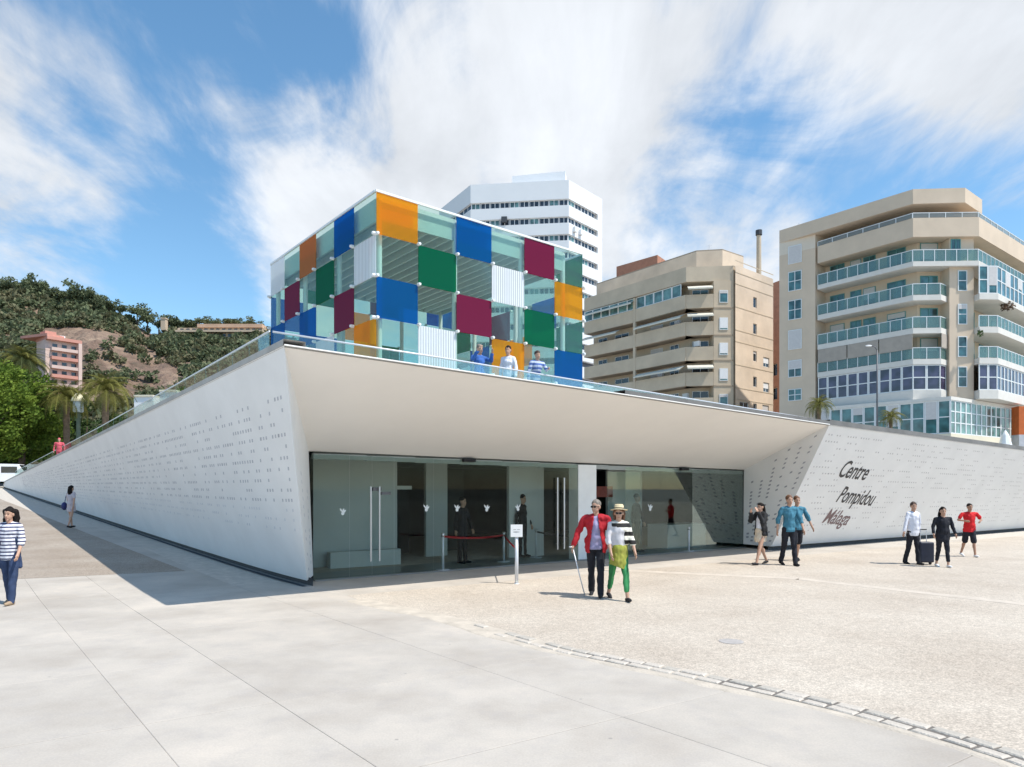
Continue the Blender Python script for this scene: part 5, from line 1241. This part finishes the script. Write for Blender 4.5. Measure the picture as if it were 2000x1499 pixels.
        b = MB(); b.cap(pel+V3(0, 0, .04), pel+V3(0, -.01, -.20), .15*wide, .165); b.ell(pel+V3(0, 0, 0), (.16, .125, .14))
        remeshed(sc(b), 'skirt', botm, t, .013*k, 1, [((0, 0, (pel.z-.26)*k), (0, 0, -1))], .02*k)
    sm = shoes or MBLACK
    for hip, kn, an, c in legs:
        b = MB(); fw = V3(0, -math.cos(c), math.sin(c)*.6); b.cap(an+V3(0, .03, -.038), an+fw*.09+V3(0, 0, -.04), .042, .038); b.cap(an+fw*.09+V3(0, 0, -.045), an+fw*.17+V3(0, 0, -.048), .036, .028)
        remeshed(sc(b), 'shoe', sm, t, .012*k, 1)
    # ---- hair, eyes, hat
    hm = hairm or mat_hair
    b = MB()
    def hellip(x, y, z, r): b.ell(hp(x, y, z), r, 12, 8, Rh)
    hellip(0, .022, .062, (.084, .096, .086))
    if hair == 'bald': b = MB(); hellip(0, .035, .02, (.079, .082, .06))
    if hair in ('long', 'bob', 'wavy'):
        z0_ = {'bob': -.10, 'long': -.26, 'wavy': -.15}[hair]
        for a in range(-4, 5):
            an_ = PI/2+a*.42; x, y = math.cos(an_)*.082, .02+math.sin(an_)*.085; bl = .03 if hair != 'wavy' else .05
            if hair == 'long' and abs(a) > 2: continue
            if abs(a) > 3: continue
            b.cap(hp(x*.95, y, .06), hp(x*1.12, y*1.1+.01, z0_*.5), bl, bl*1.15, 8); b.cap(hp(x*1.12, y*1.1+.01, z0_*.5), hp(x*1.08, y*1.1, z0_), bl*1.15, bl*.8, 8)
    if hair == 'bun': b.ell(hp(0, .12, .02), (.05, .05, .05))
    remeshed(sc(b), 'hair', hm, t, .010*k, 1, None, .012*k)
    for s in (-1, 1):
        b = MB(); b.ell(hp(s*.03, -.078, .012), (.011, .007, .007), 8, 6, Rh); sc(b).build('eye', mat_eye, t, True)
        if not hat: b = MB(); b.cap(hp(s*.018, -.088, .033), hp(s*.045, -.079, .034), .004, .003, 5); sc(b).build('eyebrow', hm, t, True)
    b = MB(); b.cap(hp(-.018, -.088, -.064), hp(.018, -.088, -.064), .005, .005, 6); sc(b).build('lips', mat_lips, t, True)
    if glasses:
        b = MB()
        for s in (-1, 1): b.ell(hp(s*.032, -.09, .010), (.027, .009, .019), 10, 6, Rh); b.cap(hp(s*.058, -.082, .016), hp(s*.08, .01, .018), .004, .004, 5)
        b.cap(hp(-.01, -.094, .014), hp(.01, -.094, .014), .004, .004, 5); sc(b).build('sunglasses', mat_glasses, t, True)
    if hat:
        b = MB(); c0 = hp(0, .0, .075); n0 = len(b.v); b.lathe([(.155, -.012), (.16, -.004), (.11, .004), (.088, .012), (.085, .07), (.07, .095), (.03, .09), (0, .085)], (0, 0), 22)
        b.lathe([(.155, -.012), (.10, -.006), (.08, .0)], (0, 0), 22); b.v = [tuple(c0+Rh @ (Matrix.Rotation(-.12, 3, 'X') @ Vector(v))) for v in b.v]; sc(b).build('hat', hat, t, True)
        b = MB(); b.lathe([(.0895, .012), (.0885, .032)], (0, 0), 22); b.v = [tuple(c0+Rh @ (Matrix.Rotation(-.12, 3, 'X') @ Vector(v))) for v in b.v]; sc(b).build('hat_band', MBLACK, t, True)
    t['_'] = 0; del t['_']
    return t, dict(k=k, pel=pel, ch=ch, arms=arms, legs=legs, hd=hd, nk=nk)
mat_hair = mat('hair_black', (.014, .011, .010), .7, .4, 20, spec=.12); mat_eye = mat('eye_dark', (.02, .015, .01), .2, 0); mat_lips = mat('lips', (.30, .10, .09), .5, .05, 9); mat_glasses = mat('dark_lens', (.008, .008, .01), .15, 0)
HB = mat('hair_brown', (.06, .032, .02), .55, .4, 20); HG = mat('hair_grey', (.20, .17, .14), .6, .3, 20); HR = mat('hair_reddish', (.13, .055, .025), .55, .3, 20)
def stripe_mat(name, c1, c2, scale, axis='Z', lo=.45, hi=.55, rot=None):
    m = bpy.data.materials.new(name); m.use_nodes = True; t = m.node_tree; b = t.nodes['Principled BSDF']; b.inputs['Roughness'].default_value = .85
    co = t.nodes.new('ShaderNodeTexCoord'); w = t.nodes.new('ShaderNodeTexWave'); w.bands_direction = axis; w.inputs['Scale'].default_value = scale; w.inputs['Distortion'].default_value = .6; w.inputs['Detail Scale'].default_value = 1.0
    t.links.new(co.outputs['Object'], w.inputs[0]); r = t.nodes.new('ShaderNodeValToRGB'); e = r.color_ramp.elements; e[0].position = lo; e[0].color = (*c1, 1); e[1].position = hi; e[1].color = (*c2, 1)
    t.links.new(w.outputs['Fac'], r.inputs[0]); t.links.new(r.outputs[0], b.inputs['Base Color']); return m
CREDJ = mat('jacket_red', (.42, .012, .022), .8, .15, 7); CNAVY = mat('trousers_black', (.014, .015, .022), .85, .3, 8); CLILAC = mat('shirt_lilac', (.34, .32, .50), .85, .1, 8); CJEAN = mat('jeans_navy', (.03, .05, .11), .85, .3, 8)
CTEAL = mat('shirt_teal_blue', (.055, .19, .27), .85, .15, 7); CWHT = mat('shirt_white', (.70, .71, .78), .85, .06, 7); CBLK = mat('hoodie_black', (.012, .013, .02), .85, .3, 8); CREDS = mat('tshirt_red', (.60, .015, .02), .85, .1, 7)
CBEIGE = mat('skirt_beige', (.62, .52, .40), .85, .1, 8); CCARD = mat('cardigan_black', (.02, .02, .022), .9, .3, 8); CBLUE = mat('shirt_bright_blue', (.04, .13, .42), .85, .2, 5); CPINK = mat('shirt_pink', (.60, .10, .13), .85, .1, 7); CPLUM = mat('shirt_plum', (.42, .20, .32), .85, .1, 7)
CSTR = stripe_mat('top_navy_white', (.035, .04, .10), (.72, .72, .78), 5.2, 'Z', .28, .40); CSTR2 = stripe_mat('shawl_black_cream', (.015, .013, .012), (.76, .72, .62), 2.1, 'Z', .46, .54)
CGRN = stripe_mat('trousers_green', (.02, .15, .05), (.05, .30, .10), 2.5, 'X', .3, .7); CYEL = mat('tunic_yellow', (.50, .46, .10), .85, .3, 7, c2=(.22, .26, .03)); CLGREY = mat('blouse_pale_grey', (.60, .58, .60), .85, .08, 8)
CSTRAW = mat('straw', (.66, .54, .33), .8, .12, 40); CDEN = mat('dress_pale', (.52, .47, .50), .85, .1, 7); CBAG = mat('bag_blue', (.02, .03, .13), .6, .2, 6); CBAGB = mat('bag_black', (.012, .012, .014), .5, .2, 6); CWINE = mat('bag_wine', (.16, .02, .03), .6, .2, 6)
SAND = mat('shoe_tan', (.36, .26, .17), .7, .1, 9)
# 1 man in red jacket
g1 = gp(1164, 1165); t, J1 = person(g1, -12, 1.79, 'man in open red jacket over lilac shirt wearing sunglasses', (14, 4), (-10, 10), (4, 10), (-.12, -.0, -.25, -.19, -.08, -.47), topm=CLILAC, jacket=CREDJ, inner=True, bottom='trousers', botm=CNAVY, hair='short', hairm=HG, glasses=True, vox=.0075, hem=.86, coat_hem=.80, look=-25, wide=1.08)
# 2 woman in hat
g2 = gp(1208, 1172); t, J = person(g2, 8, 1.70, 'woman in straw hat and striped shawl with green trousers', (20, 6), (-16, 12), (14, 18), (-.05, -.03, -.27, -.03, -.14, -.50), topm=CLGREY, bottom='cropped', botm=CGRN, hair='bob', hairm=HR, fem=True, vox=.0075, hem=.92, hat=CSTRAW, glasses=True, sleeves='elbow', look=-20)
k = J['k']; b = MB(); c = J['ch']; b.ell(c+V3(.03, .0, .02), (.17, .125, .17)); b.ell(c+V3(.10, .0, -.10), (.11, .125, .20)); b.ell(c+V3(0, 0, .1), (.17, .11, .085))
sh, el, ha = J['arms'][0]; b.cap(sh, el, .066, .062); b.cap(el, el.lerp(ha, .35), .058, .054); b.v = [(x*k, y*k, z*k) for x, y, z in b.v]
remeshed(b, 'shawl', CSTR2, t, .012, 1, [((0, 0, (c.z-.26)*k), (0, 0, -1)), ((0, 0, (c.z+.2)*k), (0, 0, 1))], .02)
pl_ = J['pel']; b = MB(); b.ell(pl_+V3(0, 0, .06), (.165, .13, .12)); b.cap(pl_+V3(0, 0, .02), pl_+V3(.0, -.02, -.26), .165, .17); b.v = [(x*k, y*k, z*k) for x, y, z in b.v]; remeshed(b, 'tunic', CYEL, t, .012, 1, [((0, 0, (pl_.z-.30)*k), (-.35, 0, -1)), ((0, 0, (pl_.z+.15)*k), (0, 0, 1))], .02)
# walking stick in the man's right hand
b = MB(); hw_ = Matrix.Rotation(math.radians(-12), 3, 'Z') @ (J1['arms'][1][2]*J1['k']+V3(-.01, -.02, -.09)); hx, hy = g1.x+hw_.x, g1.y+hw_.y; top_ = Vector((hx, hy, hw_.z)); b.tube([tuple(top_), (hx+.13, hy+.02, .35), (hx+.22, hy+.04, .02)], .011, 7); b.tube([tuple(top_+V3(.0, 0, 0)), tuple(top_+V3(-.03, -.01, .05)), tuple(top_+V3(-.08, -.01, .05))], .013, 7)
tag(b.build('walking_stick', MPOST, None, True), 'pale walking stick held by the man in the red jacket', 'walking stick')
# 3 woman with striped cardigan at far left
g3 = gp(20, 1180); t, J = person(g3, 6, 1.66, 'woman in navy and white striped top, dark wavy hair, near the left edge', (10, 3), (-8, 8), (12, 22), (-.03, -.05, -.25, -.06, -.24, -.16), topm=CSTR, bottom='trousers', botm=CJEAN, hair='wavy', fem=True, vox=.0075, hem=.80, sleeves='elbow', shoes=SAND, wide=1.04)
b = MB(); c = J['ch']; k = J['k']
for s in (-1, 1): b.cap(c+V3(s*.13, -.03, -.12), c+V3(s*.15, .02, -.62), .035, .05); 
b.ell(J['pel']+V3(0, .02, .12), (.165, .128, .05)); b.v = [(x*k, y*k, z*k) for x, y, z in b.v]; remeshed(b, 'tied_cardigan', CJEAN, t, .012, 1, None, .01)
b = MB(); b.ell((g3.x-.30, g3.y-.06, 1.08), (.11, .07, .14), 12, 8); b.tube([(g3.x-.34, g3.y-.06, 1.16), (g3.x-.26, g3.y-.04, 1.30), (g3.x-.14, g3.y-.01, 1.40)], .009, 6); tag(b.build('shoulder_bag', CWINE, None, True), 'dark wine red bag carried by the woman at the left edge', 'bag')
# 4 woman far left walking away
g4 = gp(139, 1031); t, J = person(g4, 172, 1.64, 'woman in short pale dress walking away in the wall shade', (12, 3), (-12, 12), (18, 10), (-22, 8), topm=CDEN, bottom='skirt', botm=CDEN, hair='long', fem=True, hem=.66, sleeves='short', shoes=MBLACK)
b = MB(); b.ell((g4.x-.25, g4.y-.02, g4.z+.84), (.10, .12, .16), 12, 8); b.tube([(g4.x-.25, g4.y, g4.z+.95), (g4.x-.21, g4.y, g4.z+1.2), (g4.x-.13, g4.y, g4.z+1.38)], .012, 6); tag(b.build('handbag', CBAG, None, True), 'blue handbag hanging from the woman in the pale dress', 'bag')
# 5 woman with camera
g5 = gp(1486, 1103); t, J = person(g5, -60, 1.66, 'woman in black cardigan and beige skirt holding hands to her face', (22, 4), (-18, 12), (.05, -.16, -.20, -.04, -.25, .08), (-.05, -.17, -.18, .05, -.27, .06), topm=CWHT, jacket=CCARD, inner=True, bottom='skirt', botm=CBEIGE, hair='long', fem=True, hem=.88, coat_hem=.84)
# 6 man in teal shirt and companion behind
g6 = gp(1541, 1105); t, J = person(g6, 5, 1.82, 'man in teal blue shirt and black trousers walking forward', (10, 2), (-10, 12), (16, 8), (-10, 10), topm=CTEAL, bottom='trousers', botm=CNAVY, hair='short', hairm=HR, hem=.84, sleeves='elbow')
g7 = gp(1556, 1096); t, J = person(g7, 0, 1.79, 'person half hidden behind the man in the teal shirt', (-12, 8), (12, 4), (.11, -.02, -.25, .19, -.07, -.47), (-8, 10), topm=CTEAL, bottom='shorts', botm=CNAVY, hair='short', hairm=HR, hem=.84, sleeves='elbow', skin=SKIN)
# 8 person in white shirt pulling suitcase
g8 = gp(1783, 1103); t, J = person(g8, 12, 1.64, 'person in loose white shirt and black trousers pulling a suitcase', (8, 2), (-8, 10), (-10, 6), (.0-.08, -.02, -.26, -.16, -.05, -.48), topm=CWHT, bottom='trousers', botm=CNAVY, hair='bun', hairm=HB, fem=True, hem=.80, look=-20, wide=1.1)
sx = gp(1806, 1103); su = thing('suitcase', 'dark navy wheeled suitcase between two walkers', 'suitcase', tuple(sx)); CS = mat('suitcase_navy', (.012, .016, .035), .5, .2, 6)
b = MB(); n = len(b.v); b.box(-.19, -.12, .06, .19, .12, .60); me_ = b.mesh('shell', CS); o = bpy.data.objects.new('shell', me_); COL.objects.link(o); o.parent = su; bv = o.modifiers.new('b', 'BEVEL'); bv.width = .04; bv.segments = 3
for s in (-1, 1):
    b = MB(); b.tube([(s*.14-.015, .0, .05), (s*.14+.015, .0, .05)], .05, 12); b.build('wheel', MBLACK, su)
    b = MB(); b.tube([(s*.08, .06, .6), (s*.08, .07, .92)], .009, 6); b.build('handle_rod', MPOST, su)
b = MB(); b.tube([(-.09, .07, .92), (.09, .07, .92)], .014, 7); b.build('grip', MBLACK, su)
# 9 black hoodie
g9 = gp(1841, 1108); t, J = person(g9, -8, 1.52, 'person in black hoodie with pale print and long dark hair', (10, 2), (-8, 8), (.07, -.01, -.24, .10, -.08, -.42), (-.07, -.01, -.24, -.08, -.08, -.42), topm=CBLK, bottom='cropped', botm=CBLK, hair='long', fem=True, hem=.74, shoes=MWHITE, wide=1.28)
b = MB(); c = J['ch']; k = J['k']; 
for i in range(5): b.ell(((c.x-.085+i*.042)*k, (c.y-.128+abs(i-2)*.006)*k, (c.z+.03)*k), (.016, .006, .02), 8, 5)
b.build('chest_print', MWHITE, t, True)
# 10 red shirt man
g10 = gp(1893, 1088); t, J = person(g10, -5, 1.56, 'man in red shirt and dark shorts walking beside the far wall', (12, 2), (-14, 14), (.13, -.02, -.20, .02, -.16, -.24), (-.13, -.02, -.20, -.02, -.16, -.22), topm=CREDS, bottom='shorts', botm=CNAVY, hair='short', hairm=mat_hair, hem=.82, sleeves='short', skin=SKIN2, shoes=MWHITE, wide=1.2)
# 11-14 on the roof
def rp(px, Y): x = (px-1000)/F*Y; return Vector((x, Y, 3.98))
t, J = person(rp(936, 17.6), 40, 1.72, 'man in bright blue shirt raising his arms behind the roof railing', (2, 0), (-2, 0), (.10, -.14, -.08, .02, -.28, .10), (-.12, -.12, -.10, -.04, -.26, .12), topm=CBLUE, bottom='trousers', botm=CNAVY, hair='short', hairm=HG, hem=.84)
t, J = person(rp(993, 17.6), -20, 1.68, 'woman in white shirt standing before the orange glass square on the roof', (2, 0), (-2, 0), None, None, topm=CWHT, bottom='trousers', botm=CJEAN, hair='bun', hem=.84, fem=True)
t, J = person(rp(1046, 17.9), 30, 1.60, 'person in pale blue patterned shirt leaning at the roof railing', (2, 0), (-2, 0), (.05, -.14, -.2, .0, -.3, -.2), None, topm=stripe_mat('shirt_blue_pale', (.08, .15, .40), (.5, .55, .68), 3, 'Z', .4, .6), bottom='trousers', botm=CJEAN, hair='short', hairm=HB, hem=.84, lean=12)
# 15 pink person behind the falling railing at left
Yq = 44; xq = (110-1000)/F*Yq; tp = thing('person', 'person in pink top behind the railing low at the left', 'person', (xq, Yq, 2.9)); 
bpy.data.objects.remove(tp); t, J = person(Vector((xq, Yq+.3, EYE+(HY-856)/F*Yq-1.7)), 20, 1.7, 'person in pink top behind the railing low at the left', (2, 0), (-2, 0), None, None, topm=CPINK, bottom='trousers', botm=CPINK, hair='short', hairm=CPINK, hem=.84, wide=1.2, vox=.02)
# 16, 17 inside the entrance
for px, dep, lab, hh in ((903, 1.6, 'dark-clothed person standing inside behind the red tape', 1.75), (1243, 1.5, 'dark-clothed person inside behind the straw hat', 1.8), (1020, 2.4, 'dark figure deep in the entrance behind the notice', 1.8)):
    s = gs(px); c = GL.xy+Gd*s-Gn*dep; c = Vector(((px-1000)/F*c.y, c.y)); t, J = person(Vector((c.x, c.y, .012)), 60, hh, lab, (2, 0), (-2, 0), None, None, topm=CBLK, bottom='trousers', botm=CNAVY, hair='short', hem=.84, vox=.015)
